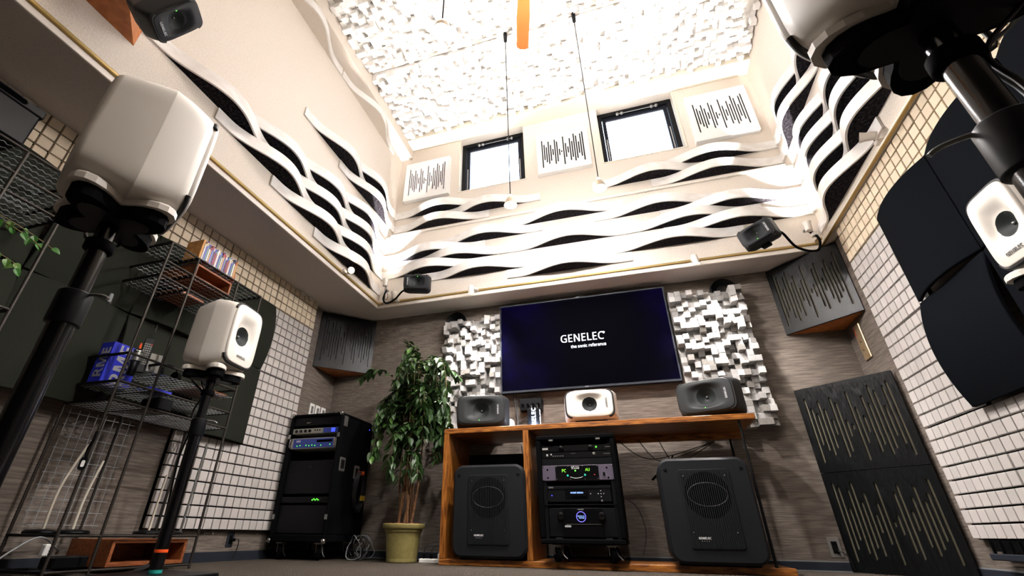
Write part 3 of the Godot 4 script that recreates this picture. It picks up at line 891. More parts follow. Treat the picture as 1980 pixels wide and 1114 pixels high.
func speaker(called: String, label: String, group: String, X: Transform3D, w: float, h: float, d: float, body: Material, cone: Material, led_on: bool, print_mat: Material, big_cone := 0.138) -> Node3D:
	# local: upright cabinet centred on the origin, front towards +z; slit ports at the short ends
	var o := thing(called, label, "loudspeaker", X.origin, X.basis, group)
	var N := 64
	var secs := [[-0.5, 0.70, 0.74, 5.0], [-0.492, 0.765, 0.80, 6.0], [-0.47, 0.81, 0.84, 7.0], [-0.43, 0.845, 0.868, 8.0], [-0.20, 0.935, 0.945, 8.5], [-0.004, 0.998, 0.998, 9.0], [0.0, 0.985, 0.987, 9.0], [0.004, 0.998, 0.998, 9.0], [0.2, 0.965, 0.955, 8.0], [0.36, 0.915, 0.908, 6.6], [0.43, 0.872, 0.878, 5.8], [0.452, 0.80, 0.82, 5.6]]
	var rows := []
	for s in secs:
		var row := PackedVector3Array()
		for i in N:
			var q := superpt(TAU * i / N, w / 2 * s[1], h / 2 * s[2], s[3])
			row.append(Vector3(q.x, q.y, d * s[0]))
		rows.append(row)
	var m := MB.new().grid(rows, true)
	m.fan(rows[0], true)
	part(o, "cabinet", m, body)
	# front plate with its waveguide, standing just clear of the cabinet
	rows = []
	var rd := h * big_cone
	var zf := d * 0.5
	for s in [[-0.06, 0.845, 0.855], [-0.035, 0.848, 0.858], [-0.018, 0.838, 0.85], [-0.004, 0.815, 0.84], [0.0, 0.79, 0.825]]:
		var row := PackedVector3Array()
		for i in N:
			var q := superpt(TAU * i / N, w / 2 * s[1], h / 2 * s[2], 5.2)
			row.append(Vector3(q.x, q.y, zf + d * s[0]))
		rows.append(row)
	var K := 14
	for k in range(1, K + 1):
		var f := float(k) / K
		var row := PackedVector3Array()
		for i in N:
			var t := TAU * i / N
			var q := superpt(t, w / 2 * 0.79, h / 2 * 0.825, 5.2)
			var a := atan2(q.y, q.x)
			var c := Vector2(cos(a), sin(a)) * rd
			var p := q.lerp(c, f)
			var dip := 0.09 * d * pow(smoothstep(0.25, 1.0, f), 1.6)
			row.append(Vector3(p.x, p.y, zf + 0.012 * d * sin(PI * f) - dip))
		rows.append(row)
	part(o, "front_plate", MB.new().grid(rows, true), body)
	# cone and tweeter
	var zc := zf - 0.09 * d
	var prof := [Vector2(rd * 0.16, -rd * 0.52), Vector2(rd * 0.34, -rd * 0.46), Vector2(rd * 0.62, -rd * 0.28), Vector2(rd * 0.86, -rd * 0.08), Vector2(rd, 0.0)]
	var rr := []
	for q in prof:
		var row := PackedVector3Array()
		for i in 40:
			var t := TAU * i / 40
			row.append(Vector3(q.x * cos(t), q.x * sin(t), zc + q.y))
		rr.append(row)
	part(o, "cone", MB.new().grid(rr, true, true), cone)
	var dm := MB.new()
	var dr := []
	for k in 6:
		var a := PI / 2 * k / 5.0
		var row := PackedVector3Array()
		for i in 16:
			var t := TAU * i / 16
			row.append(Vector3(rd * 0.17 * cos(a) * cos(t), rd * 0.17 * cos(a) * sin(t), zc - rd * 0.5 + rd * 0.17 * sin(a)))
		dr.append(row)
	part(o, "tweeter", dm.grid(dr, true), M.dome)
	# slit ports round the short ends
	for k in 2:
		var pts := []
		for i in 25:
			var t := (PI if k else 0.0) + PI * (0.16 + 0.68 * i / 24.0)
			var q := superpt(t, w / 2 * 0.858, h / 2 * 0.868, 5.6)
			pts.append(Vector3(q.x, q.y, d * 0.448))
		part(o, "port_slit", MB.new().tube(pts, 0.0085, 8), M.slit_black)
	if led_on:
		part(o, "status_light", MB.new().box(Vector3(-w * 0.31, h * 0.03, zf - 0.001), Vector3(0.006, 0.006, 0.006), 0.002), M.led_green, Transform3D(), "tiny green light")
	words(o, "lettering", "GENELEC", 0.013, print_mat, Transform3D(Basis(), Vector3(0, -h * 0.315, zf + 0.0045)), true, 0.002)
	return o

func iso_pod(o: Node3D, y: float, body: Material) -> void:
	# lobed foot: pale upper half, black lower half
	var pl := PackedVector2Array()
	for i in 48:
		var t := TAU * i / 48
		var r := 0.072 + 0.092 * pow(absf(sin(2.0 * t)), 1.7)
		pl.append(Vector2(cos(t) * r, sin(t) * r))
	var flat := Transform3D(Basis(Vector3.RIGHT, -PI / 2), Vector3(0, y, 0))
	part(o, "foot", MB.new().ext(pl, -0.006, 0.020, flat, 0.008), body)
	var pb := PackedVector2Array()
	for q in pl: pb.append(q * 0.9)
	part(o, "foot_pad", MB.new().ext(pb, -0.042, -0.006, flat, 0.003), M.rubber)

func stand(at: Vector3, top: float, label: String, handle: float, dirs: Array) -> Node3D:
	var o := thing("speaker_stand", label, "stand", at)
	part(o, "base_plate", MB.new().ext(rrect(0.42, 0.42, 0.05), 0.0, 0.014, Transform3D(Basis(Vector3.RIGHT, -PI / 2), Vector3.ZERO), 0.004), M.black_metal)
	part(o, "lower_tube", MB.new().tube([Vector3(0, 0.014, 0), Vector3(0, top - 0.26, 0)], 0.029, 20), M.black_gloss)
	part(o, "collar", MB.new().lathe([Vector2(0.029, top - 0.30), Vector2(0.0375, top - 0.297), Vector2(0.0375, top - 0.215), Vector2(0.033, top - 0.21), Vector2(0.023, top - 0.21)], 24), M.black_satin)
	part(o, "clamp_handle", MB.new().tube(spline([Vector3(-0.02, 0, 0), Vector3(0.045, 0, 0), Vector3(0.075, -0.004, 0), Vector3(0.088, -0.012, 0)], 4), 0.0042, 8), M.steel, Transform3D(Basis(Vector3.UP, handle), Vector3(0, top - 0.215, 0)), "bent steel clamp handle")
	part(o, "clamp_bolt", MB.new().tube([Vector3(-0.05, 0, 0), Vector3(-0.03, 0, 0)], 0.005, 6), M.chrome, Transform3D(Basis(Vector3.UP, handle), Vector3(0, top - 0.215, 0)))
	part(o, "upper_tube", MB.new().tube([Vector3(0, top - 0.21, 0), Vector3(0, top, 0)], 0.0235, 20), M.black_gloss)
	var plate := PackedVector2Array()
	for i in 40:
		var t := TAU * i / 40
		var r := 0.055 + 0.05 * pow(absf(sin(2.0 * t)), 1.4)
		plate.append(Vector2(cos(t) * r, sin(t) * r))
	part(o, "top_plate", MB.new().ext(plate, 0.0, 0.012, Transform3D(Basis(Vector3.UP, dirs[0]) * Basis(Vector3.RIGHT, -PI / 2), Vector3(0, top, 0)), 0.003), M.black_metal)
	part(o, "strap", MB.new().lathe([Vector2(0.023, top - 0.085), Vector2(0.034, top - 0.082), Vector2(0.034, top - 0.056), Vector2(0.023, top - 0.053)], 18), M.rubber)
	# cables taped along the tube
	var cd: float = dirs[1]
	for k in 3:
		var a := cd + 0.35 * (k - 1)
		var e := Vector3(cos(a), 0, -sin(a))
		var pts := [Vector3(0, top + 0.12, 0) + e * 0.12, Vector3(0, top + 0.03, 0) + e * (0.13 + 0.012 * k), Vector3(0, top - 0.07, 0) + e * 0.036, Vector3(0, top - 0.16, 0) + e * (0.045 + 0.01 * k), Vector3(0, top - 0.27, 0) + e * 0.045, Vector3(0, top - 0.42, 0) + e * (0.05 + 0.008 * k), Vector3(0, top - 0.7, 0) + e * 0.038, Vector3(0, 0.05, 0) + e * 0.045]
		part(o, "cable", MB.new().tube(spline(pts, 5), [0.0045, 0.0035, 0.0055][k], 6), M.cable_black if k != 1 else M.cable_grey)
	return o

func stand_speakers() -> void:
	# [x, z, facing direction, label bits, handle angle]
	var ear := Vector3(-0.45, 0, -1.85)
	var T := 0.935
	var rows := [
		[Vector3(-1.308, 0, -0.691), 0.0, "tall white loudspeaker on the black stand beside the ivy shelf", "black tube speaker stand before the ivy shelf", 0.3, 2.6],
		[Vector3(-2.22, 0, -1.985), 0.0, "white loudspeaker on a stand in front of the shelf with the blue carton", "slim black speaker stand with orange tape in front of the blue carton shelf", 0.6, 2.8],
		[Vector3(0.579, 0, -0.682), 0.0, "white loudspeaker seen from below on a stand by the right wave panels", "black tube speaker stand with thick cable, out in the room on the right", 2.8, 0.2],
		[Vector3(1.515, 0, -1.90), 0.0, "white loudspeaker in front of the blue black absorbers", "black speaker stand close to the blue black absorbers", 2.8, 0.2]]
	for i in 4:
		var p: Vector3 = rows[i][0]
		var dir: Vector3 = [Vector3(0.42, 0.0, -0.91), Vector3(0.98, 0.0, -0.12), Vector3(-0.55, 0.0, -0.83), Vector3(-0.99, 0, 0.05)][i]
		var B := face(dir)
		var s := stand(p, T + (0.04 if i == 3 else 0.0), rows[i][3], rows[i][4], [atan2(dir.x, dir.z), rows[i][5]])
		if i == 1:
			part(s, "orange_tape", MB.new().lathe([Vector2(0.0288, 0.10), Vector2(0.0298, 0.10), Vector2(0.0298, 0.113), Vector2(0.0288, 0.113)], 18), M.orange_tape)
			part(s, "teal_tape", MB.new().lathe([Vector2(0.0288, 0.016), Vector2(0.0298, 0.016), Vector2(0.0298, 0.03), Vector2(0.0288, 0.03)], 18), M.teal_tape)
		var h: float = 0.345 if i == 3 else 0.41
		var k := h / 0.41
		var o := speaker("studio_speaker", rows[i][2], "white loudspeakers on stands", Transform3D(B, p + Vector3(0, (1.205 if i == 3 else T + 0.055 + h / 2), 0)), 0.285 * k, h, 0.29 * k, M.spk_white, M.cone_dark, true, M.print_grey)
		iso_pod(o, -h / 2 - 0.008, M.spk_white)

func height_speakers() -> void:
	# small black ones hung round the foot of the well
	var g := "small black loudspeakers hung round the light well"
	var w := 0.17; var h := 0.27; var d := 0.19
	var L := speaker("small_speaker", "small black loudspeaker hung in the left back corner of the well", g, Transform3D(face(Vector3(0.30, -0.18, 0.9)) * Basis(Vector3.BACK, -PI / 2), Vector3(-1.79, 2.335, -3.62)), w, h, d, M.spk_black, M.cone_dark, true, M.silver_print, 0.16)
	var R := speaker("small_speaker", "small black loudspeaker hung in the right back corner of the well", g, Transform3D(face(Vector3(-0.52, -0.2, 0.83)) * Basis(Vector3.BACK, PI / 2 + 0.16), Vector3(1.185, 2.275, -3.53)), w, h, d, M.spk_black, M.cone_dark, true, M.silver_print, 0.16)
	var Q := speaker("small_speaker", "small black loudspeaker hung beside the wooden wedge box on the left wall", g, Transform3D(face(Vector3(0.62, -0.50, -0.35)), Vector3(-2.03, 2.585, -0.865)), w * 1.08, h * 1.08, d * 1.08, M.spk_black, M.cone_dark, true, M.silver_print, 0.16)
	# their hoses and brackets
	arm("grey hose bracket of the left corner speaker", [Vector3(-1.90, 2.345, -3.70), Vector3(-2.0, 2.34, -3.72), Vector3(-2.09, 2.27, -3.74), Vector3(-2.19, 2.25, -3.76), Vector3(-2.26, 2.33, -3.80), Vector3(-2.27, 2.46, -3.86)], 0.0095, Vector3(-2.27, 2.47, WZ + 0.02))
	arm("black hose bracket of the right corner speaker", [Vector3(1.30, 2.335, -3.60), Vector3(1.38, 2.33, -3.64), Vector3(1.46, 2.20, -3.68), Vector3(1.60, 2.17, -3.72), Vector3(1.66, 2.30, -3.76), Vector3(1.64, 2.45, -3.86)], 0.0095, Vector3(1.64, 2.46, WZ + 0.02))
	arm("thick black hose bracket of the speaker by the wooden wedge box", [Vector3(-2.06, 2.62, -0.74), Vector3(-2.12, 2.56, -0.70), Vector3(-2.20, 2.50, -0.655), Vector3(-2.28, 2.52, -0.60), Vector3(-2.34, 2.66, -0.575), Vector3(-2.36, 2.76, -0.57)], 0.012, Vector3(WX + 0.02, 2.77, -0.57))
	for q in [[L, 0.05], [R, -0.05]]:
		var s: Node3D = q[0]
		part(s, "clamp", MB.new().box(Vector3(-w / 2 - 0.012, 0.0, -0.02), Vector3(0.026, 0.07, 0.05), 0.006), M.black_metal)
	# wedge-shaped wooden box on the left wall: a slotted face standing off the wall at an angle
	var o := thing("wooden_wedge_box", "orange brown wooden wedge box fixed to the left well wall", "box", Vector3(WX, 2.60, -0.968))
	var fd := Vector3(0.171, 0, 0.160).normalized() * 0.42
	var m := MB.new()
	var tri := [Vector3.ZERO, fd, Vector3(0.0, 0, 0.60)]
	var up := Vector3(0, 0.60, 0)
	m.tri(tri[0], tri[1], tri[2]); m.tri(tri[0] + up, tri[2] + up, tri[1] + up)
	m.both(tri[0], tri[1], tri[1] + up, tri[0] + up, Vector3(0.1, 0.3, 0.3))
	m.both(tri[1], tri[2], tri[2] + up, tri[1] + up, Vector3(0.1, 0.3, 0.3))
	m.both(tri[2], tri[0], tri[0] + up, tri[2] + up, Vector3(0.1, 0.3, 0.3))
	part(o, "box_body", m, M.corner_wood)
	var nf := Vector3(fd.z, 0, -fd.x).normalized()
	for k in 6:
		part(o, "slit", MB.new().box(fd * (0.12 + 0.13 * k) + Vector3(0, 0.20 + 0.03 * (k % 3), 0) + nf * 0.0005, Vector3(0.012, 0.20 + 0.05 * (k % 2), 0.003), 0.001, face(nf)), M.slit_black)

func arm(label: String, pts: Array, r: float, end: Vector3) -> void:
	var o := thing("hose_bracket", label, "bracket", Vector3.ZERO)
	part(o, "hose", MB.new().tube(spline(pts, 8), r, 10), M.rubber)
	part(o, "wall_boss", MB.new().tube([pts[-1], end], 0.014, 10), M.steel)
	var a: Vector3 = pts[-1]; var b: Vector3 = pts[0]
	part(o, "thin_cable", MB.new().tube(spline([a + Vector3(0.0, 0.06, 0.02), a + Vector3(0.03, -0.05, 0.03), a + Vector3(0.045, -0.10, 0.03), a + Vector3(0.02, -0.13, 0.02), pts[-2] + Vector3(0, 0.0, 0.012)], 6), 0.003, 6), M.cable_black)

# ---------- cabinet, front speakers, subwoofers, equipment rack, television ----------
func cabinet_group() -> void:
	var zf := -3.57; var zb := -4.10
	var o := thing("media_cabinet", "low orange brown wooden cabinet under the television", "cabinet", Vector3(-0.30, 0, (zf + zb) / 2))
	var I := Transform3D(Basis(), -o.position)
	part(o, "top_board", bb(-1.42, 0.815, 0.891, 0.929, zb, zf, null, 0.003), M.wood_x, I)
	part(o, "bottom_board", bb(-1.42, 0.81, 0.0, 0.039, zb, zf, null, 0.003), M.wood_x, I)
	part(o, "side_board", bb(-1.42, -1.377, 0.039, 0.891, zb, zf, null, 0.003), M.wood_y, I)
	part(o, "divider_board", bb(-0.780, -0.737, 0.039, 0.891, zb, zf, null, 0.003), M.wood_y, I)
	part(o, "back_panel", bb(-1.377, -0.780, 0.039, 0.80, zb, zb + 0.012), M.black_satin, I)
	# the right end stands on two ribbed iron bars
	for z in [zf - 0.03, zb + 0.04]:
		part(o, "iron_leg", rebar(Vector3(0.715, 0.039, z), Vector3(0.715, 0.891, z), 0.009), M.iron_dark, I)
	part(o, "under_rail", bb(-0.737, 0.80, 0.845, 0.891, zb + 0.02, zb + 0.05, null, 0.003), M.wood_x, I)
	# front loudspeakers lying on their sides
	var roll := Basis(Vector3.BACK, PI / 2)
	var y := 0.93 + 0.145
	var g := "loudspeakers lying on the cabinet"
	var a := speaker("front_speaker", "dark grey loudspeaker lying on the left end of the cabinet", g, Transform3D(face(Vector3(0.16, 0.0, 1)) * roll, Vector3(-1.145, y, -3.74)), 0.27, 0.44, 0.28, M.spk_dark, M.cone_dark, true, M.silver_print, 0.15)
	var b := speaker("front_speaker", "white loudspeaker lying on the middle of the cabinet below the television", g, Transform3D(face(Vector3(0.0, 0.05, 1)) * roll, Vector3(-0.265, y - 0.01, -3.74)), 0.245, 0.405, 0.265, M.spk_white, M.cone_dark, false, M.print_grey, 0.138)
	var c := speaker("front_speaker", "dark grey loudspeaker lying on the right end of the cabinet", g, Transform3D(face(Vector3(-0.42, 0.03, 1)) * roll, Vector3(0.60, y, -3.76)), 0.27, 0.44, 0.28, M.spk_dark, M.cone_dark, true, M.silver_print, 0.15)
	for s in [a, b, c]:
		part(s, "foot", MB.new().box(Vector3(-s.get_child(0).get_aabb().size.x / 2 - 0.0, 0, 0), Vector3(0.02, 0.24, 0.16), 0.004), M.rubber)
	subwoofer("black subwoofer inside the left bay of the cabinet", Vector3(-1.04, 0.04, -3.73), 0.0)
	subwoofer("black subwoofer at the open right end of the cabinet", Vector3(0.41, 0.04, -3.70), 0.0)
	gear_rack()
	# things on the cabinet top behind the speakers
	var s := thing("light_sign", "small upright black sign with glowing white lettering on the cabinet", "sign", Vector3(-0.735, 0.93, -3.80))
	part(s, "sign_box", bb(-0.05, 0.05, 0.0, 0.175, -0.05, 0.0, null, 0.003), M.black_satin)
	words(s, "lettering", "GENELEC", 0.034, M.sign_white, Transform3D(Basis(Vector3.BACK, PI / 2), Vector3(0.004, 0.078, 0.002)), true)
	words(s, "side_lettering", "GENELEC", 0.030, M.sign_white, Transform3D(face(Vector3.RIGHT) * Basis(Vector3.BACK, PI / 2), Vector3(0.052, 0.078, -0.025)), true)
	var l := OmniLight3D.new()
	l.name = "sign_glow"
	l.light_color = g8(205, 222, 255); l.light_energy = 0.10; l.omni_range = 8.0; l.light_size = 0.03; l.shadow_enabled = true
	s.add_child(l)
	l.position = Vector3(0.0, 0.05, 0.03)
	var r := thing("white_router", "small rounded white box between the dark speaker and the sign", "router", Vector3(-0.955, 0.93, -3.86))
	part(r, "shell", MB.new().ext(rrect(0.075, 0.115, 0.025), -0.05, 0.0, Transform3D(Basis(), Vector3(0, 0.0575, 0)), 0.006), M.plastic_white)
	part(r, "vent", bb(-0.02, 0.02, 0.02, 0.024, -0.002, 0.001), M.print_grey)
	var v := thing("adapter_box", "black connector box screwed to the wall under the television", "box", Vector3(-0.815, 1.215, WB))
	part(v, "shell", bb(-0.10, 0.10, -0.05, 0.055, 0.0, 0.09, null, 0.004), M.black_satin)
	for k in 4:
		part(v, "plug", MB.new().tube([Vector3(-0.07 + 0.047 * k, 0.0, 0.09), Vector3(-0.07 + 0.047 * k, -0.006, 0.115)], 0.012, 8), M.rubber)
	for k in 4:
		var x0 := -0.10 + 0.05 * k
		single("wall_cable", "thin black cable drooping from the box under the television", "cable", MB.new().tube(spline([Vector3(-0.98 + 0.02 * k, 1.36, -4.15), Vector3(-0.95 + 0.012 * k, 1.16, -4.13), Vector3(-0.93 + 0.01 * k, 1.05, -4.08 + 0.02 * k), Vector3(-0.94 + 0.01 * k, 0.94, -4.02)] if k < 2 else [Vector3(-0.9 + 0.05 * k, 1.2, -4.08), Vector3(-0.9 + 0.045 * k, 1.13, -4.06), Vector3(-0.90, 1.07 - 0.01 * k, -4.06), Vector3(-0.93, 1.10, -4.09)], 6), 0.0045, 6), M.cable_black, Transform3D(), "cables under the television")

func subwoofer(label: String, at: Vector3, turn: float) -> void:
	var o := thing("subwoofer", label, "subwoofer", at, Basis(Vector3.UP, turn), "black subwoofers in the cabinet")
	var w := 0.545; var h := 0.60
	var D := 0.33
	var c := Transform3D(Basis(), Vector3(0, h / 2 + 0.008, 0))
	part(o, "body", MB.new().ext(rrect(w, h, 0.075, 8), -0.14, D * 0.62, c, 0.016), M.sub_black)
	var zf := D * 0.62
	for x in [-0.19, 0.19]:
		part(o, "foot", bb(x - 0.03, x + 0.03, 0.0, 0.012, -0.1, 0.15), M.rubber)
	for x in [-0.225, 0.225]:
		part(o, "screw_cap", MB.new().lathe([Vector2(0.0, 0.0), Vector2(0.011, 0.0), Vector2(0.011, 0.003), Vector2(0.005, 0.004), Vector2(0.0, 0.002)], 12, Transform3D(Basis(Vector3.RIGHT, PI / 2), Vector3(x, h - 0.06, zf))), M.black_metal)
	# grille
	var gw := 0.305; var gh := 0.45
	var gc := Vector3(0, h / 2 + 0.012, zf)
	part(o, "grille_plate", MB.new().ext(rrect(gw, gh, 0.02), 0.0, 0.006, Transform3D(Basis(), gc), 0.002), M.sub_grille)
	var disc := []
	var dc := gc + Vector3(0, 0.075, 0.0)
	var pr := PackedVector2Array()
	for i in 40: pr.append(Vector2(cos(TAU * i / 40), sin(TAU * i / 40)) * 0.135)
	part(o, "driver_opening", MB.new().ext(pr, 0.004, 0.0068, Transform3D(Basis(), dc)), M.hole)
	var ribs := MB.new()
	var nr := 24
	for i in nr:
		var x := -gw / 2 + 0.012 + (gw - 0.024) * i / (nr - 1)
		bb(x - 0.0028, x + 0.0028, gc.y - gh / 2 + 0.008, gc.y + gh / 2 - 0.008, zf + 0.006, zf + 0.011, ribs)
	var rb := part(o, "ribs", ribs, M.sub_grille)
	rb.set_meta("kind", "stuff")
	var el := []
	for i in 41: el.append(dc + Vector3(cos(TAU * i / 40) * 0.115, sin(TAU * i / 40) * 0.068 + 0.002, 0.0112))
	part(o, "surround_glint", MB.new().tube(el, 0.0009, 4, false), M.steel)  # thin pale ring standing in for the reflection on the woofer surround
	for x in [-0.122, 0.122]:
		for y in [0.185, -0.135]:
			part(o, "grille_screw", MB.new().lathe([Vector2(0, 0), Vector2(0.004, 0), Vector2(0.004, 0.004), Vector2(0, 0.005)], 8, Transform3D(Basis(Vector3.RIGHT, PI / 2), gc + Vector3(x, y, 0.008))), M.chrome)
	words(o, "lettering", "GENELEC", 0.012, M.print_white, Transform3D(Basis(), gc + Vector3(-0.065, -0.165, 0.012)), true)
	for i in 4:
		part(o, "indicator", bb(-0.085 + 0.013 * i, -0.082 + 0.013 * i, gc.y - 0.182, gc.y - 0.179, zf + 0.0105, zf + 0.0125), M.print_white)

func knob(o: Node3D, at: Vector3, r: float, deep: float, m: Material, called := "knob") -> void:
	part(o, called, MB.new().lathe([Vector2(0, 0), Vector2(r, 0), Vector2(r, deep * 0.7), Vector2(r * 0.85, deep), Vector2(0, deep)], 14, Transform3D(Basis(Vector3.RIGHT, PI / 2), at)), m)

func caster(o: Node3D, at: Vector3, h: float, turn := 0.0) -> void:
	var B := Basis(Vector3.UP, turn)
	var c := part(o, "caster", MB.new().tube([at + B * Vector3(-0.014, h * 0.42, 0), at + B * Vector3(0.014, h * 0.42, 0)], h * 0.42, 18), M.rubber)
	var f := MB.new()
	for s in [-1.0, 1.0]:
		f.tube([at + B * Vector3(s * 0.02, h * 0.42, 0), at + B * Vector3(s * 0.02, h * 0.9, 0)], 0.004, 6)
	f.box(at + Vector3(0, h * 0.94, 0), Vector3(0.06, h * 0.1, 0.06), 0.003)
	part(c, "fork", f, M.steel)
	part(c, "brake_lever", MB.new().tube(spline([at + B * Vector3(0.026, h * 0.75, 0), at + B * Vector3(0.034, h * 0.4, 0.02), at + B * Vector3(0.05, h * 0.2, 0.04)], 4), 0.004, 6), M.steel)

func gear_rack() -> void:
	var x0 := -0.66; var x1 := -0.112; var y0 := 0.142; var y1 := 0.82; var zf := -3.45; var zb := -3.95
	var cx := (x0 + x1) / 2
	var o := thing("equipment_rack", "black carpeted equipment rack on casters standing in the cabinet", "rack", Vector3(cx, 0.04, zf))
	var I := Transform3D(Basis(), -o.position)
	var t := 0.032
	part(o, "case_top", bb(x0, x1, y1 - t, y1, zb, zf, null, 0.008), M.case_carpet, I)
	part(o, "case_bottom", bb(x0, x1, y0, y0 + t, zb, zf, null, 0.008), M.case_carpet, I)
	part(o, "case_side", bb(x0, x0 + t, y0 + t, y1 - t, zb, zf, null, 0.008), M.case_carpet, I)
	part(o, "case_side", bb(x1 - t, x1, y0 + t, y1 - t, zb, zf, null, 0.008), M.case_carpet, I)
	part(o, "case_back", bb(x0 + t, x1 - t, y0 + t, y1 - t, zb, zb + 0.02), M.case_carpet, I)
	for x in [x0 + t + 0.012, x1 - t - 0.012]:
		part(o, "rack_rail", bb(x - 0.012, x + 0.012, y0 + t, y1 - t, zf - 0.05, zf - 0.042), M.black_metal, I)
	for x in [x0 + 0.10, x1 - 0.10]:
		for z in [zf - 0.06, zb + 0.06]:
			caster(o, Vector3(x, 0.04, z) - o.position, y0 - 0.04, 0.5)
	for x in [x0 + 0.11, x1 - 0.11]:
		part(o, "latch", bb(x - 0.014, x + 0.014, y1 - t - 0.006, y1 - t + 0.004, zf - 0.008, zf + 0.003), M.steel, I)
	var a := x0 + t + 0.004; var b := x1 - t - 0.004; var w := b - a
	var z := zf - 0.04
	# power unit
	var u := thing("power_unit", "black power unit with one green lamp, topmost in the equipment rack", "audio unit", Vector3(cx, 0.735, z))
	part(u, "panel", bb(-w / 2, w / 2, -0.021, 0.021, -0.25, 0.0, null, 0.002), M.black_satin)
	knob(u, Vector3(-0.10, 0.0, 0.0), 0.018, 0.016, M.black_gloss)
	knob(u, Vector3(0.105, 0.0, 0.0), 0.018, 0.016, M.black_gloss)
	part(u, "status_light", MB.new().box(Vector3(0.145, 0.003, 0.001), Vector3(0.01, 0.01, 0.004), 0.002), M.led_green)
	part(u, "name_plate", bb(-0.235, -0.195, -0.006, 0.007, 0.0, 0.002), M.print_white)
	part(u, "switch", bb(0.185, 0.197, -0.006, 0.006, 0.0, 0.004), M.black_metal)
	part(u, "print", bb(0.205, 0.24, 0.0, 0.004, 0.0, 0.0015), M.print_grey)
	# switcher
	u = thing("signal_switcher", "black switcher with a row of small keys and one round dial in the rack", "audio unit", Vector3(cx, 0.690, z))
	part(u, "panel", bb(-w / 2, w / 2, -0.021, 0.021, -0.25, 0.0, null, 0.002), M.black_satin)
	for i in 5: part(u, "key", bb(-0.165 + 0.017 * i, -0.155 + 0.017 * i, -0.008, -0.002, 0.0, 0.004), M.print_grey)
	part(u, "emblem", bb(-0.208, -0.196, -0.004, 0.01, 0.0, 0.002), M.print_white)
	part(u, "emblem", bb(-0.178, -0.168, 0.002, 0.012, 0.0, 0.002), M.print_white)
	knob(u, Vector3(0.125, 0.004, 0.0), 0.011, 0.008, M.steel, "dial")
	part(u, "print", bb(0.19, 0.235, 0.0, 0.004, 0.0, 0.0015), M.print_grey)
	part(u, "print", bb(-0.035, 0.0, 0.008, 0.011, 0.0, 0.0015), M.print_grey)
	single("blank_panel", "plain grey black blank panel below the switcher", "panel", bb(-w / 2, w / 2, -0.02, 0.02, -0.004, 0.0), M.black_metal, Transform3D(Basis(), Vector3(cx, 0.646, z)))
	# processor with lime displays
	u = thing("sound_processor", "plum grey processor with lime green displays and a curved scale", "audio unit", Vector3(cx, 0.573, z + 0.006))
	part(u, "panel", bb(-w / 2 - 0.012, w / 2 + 0.012, -0.049, 0.049, -0.25, 0.0, null, 0.002), M.grey_plum)
	part(u, "dark_window", bb(-0.15, 0.145, -0.045, 0.045, 0.0, 0.003), M.black_gloss)
	words(u, "number", "9500", 0.018, M.print_white, Transform3D(Basis(), Vector3(-0.012, 0.031, 0.004)))
	words(u, "left_display", "PC", 0.019, M.display_lime, Transform3D(Basis(), Vector3(-0.09, 0.013, 0.004)))
	words(u, "right_display", "AU", 0.017, M.display_lime, Transform3D(Basis(), Vector3(0.072, 0.017, 0.004)))
	part(u, "status_light", MB.new().box(Vector3(-0.012, 0.012, 0.004), Vector3(0.009, 0.009, 0.004), 0.002), M.led_green)
	for q in [[-0.066, -0.018], [0.052, -0.016]]:
		knob(u, Vector3(q[0], q[1], 0.003), 0.007, 0.004, M.teal_dot, "round_key")
	var arc := []
	for i in 13:
		var s := -1.0 + i / 6.0
		arc.append(Vector3(-0.007 + s * 0.043, -0.036 + 0.010 * s * s, 0.0035))
	part(u, "curved_scale", MB.new().tube(arc, 0.0014, 4), M.print_white)
	for q in [[-0.142, 0.04], [-0.06, 0.042], [0.04, 0.042], [0.138, 0.04], [-0.142, -0.04], [-0.05, -0.042], [0.05, -0.042], [0.138, -0.04], [-0.235, 0.042], [-0.235, -0.042], [0.235, 0.042], [0.235, -0.042]]:
		knob(u, Vector3(q[0], q[1], 0.001), 0.0035, 0.004, M.chrome, "screw")
	for q in [[-0.205, 0.022], [-0.205, -0.03], [0.20, 0.028], [0.205, -0.035]]:
		knob(u, Vector3(q[0], q[1], 0.0), 0.006, 0.002, M.hole, "port")
	part(u, "toggle", bb(0.172, 0.186, -0.02, 0.0, 0.0, 0.008, null, 0.002), M.black_gloss)
	part(u, "red_mark", bb(0.112, 0.12, -0.018, -0.012, 0.003, 0.0045), M.red_print)
	# disc player on a shelf
	single("rack_shelf", "thin black shelf carrying the disc player", "shelf", bb(a, b, 0.372, 0.378, zb + 0.1, z + 0.005), M.black_metal)
	u = thing("disc_player", "black disc player with pale blue display text", "disc player", Vector3(cx - 0.004, 0.378, z))
	part(u, "body", bb(-0.215, 0.215, 0.012, 0.112, -0.3, 0.0, null, 0.004), M.black_satin)
	part(u, "top_strip", bb(-0.215, 0.215, 0.094, 0.112, 0.0, 0.004, null, 0.001), M.black_metal)
	part(u, "display_window", bb(-0.09, 0.065, 0.032, 0.088, 0.0, 0.002), M.black_gloss)
	words(u, "display_text", "HOME MENU", 0.010, M.display_pale, Transform3D(Basis(), Vector3(-0.012, 0.069, 0.003)), true)
	part(u, "disc_tray", bb(-0.045, 0.05, 0.039, 0.046, 0.002, 0.004), M.hole)
	words(u, "lettering", "OPPO", 0.009, M.silver_print, Transform3D(Basis(), Vector3(-0.185, 0.102, 0.005)))
	part(u, "power_light", bb(-0.185, -0.179, 0.05, 0.056, 0.0, 0.003), M.led_blue)
	for q in [[0.148, 0.062], [0.13, 0.062], [0.166, 0.062], [0.148, 0.08], [0.148, 0.044], [0.08, 0.062]]:
		knob(u, Vector3(q[0], q[1], 0.0), 0.003, 0.002, M.print_white, "key")
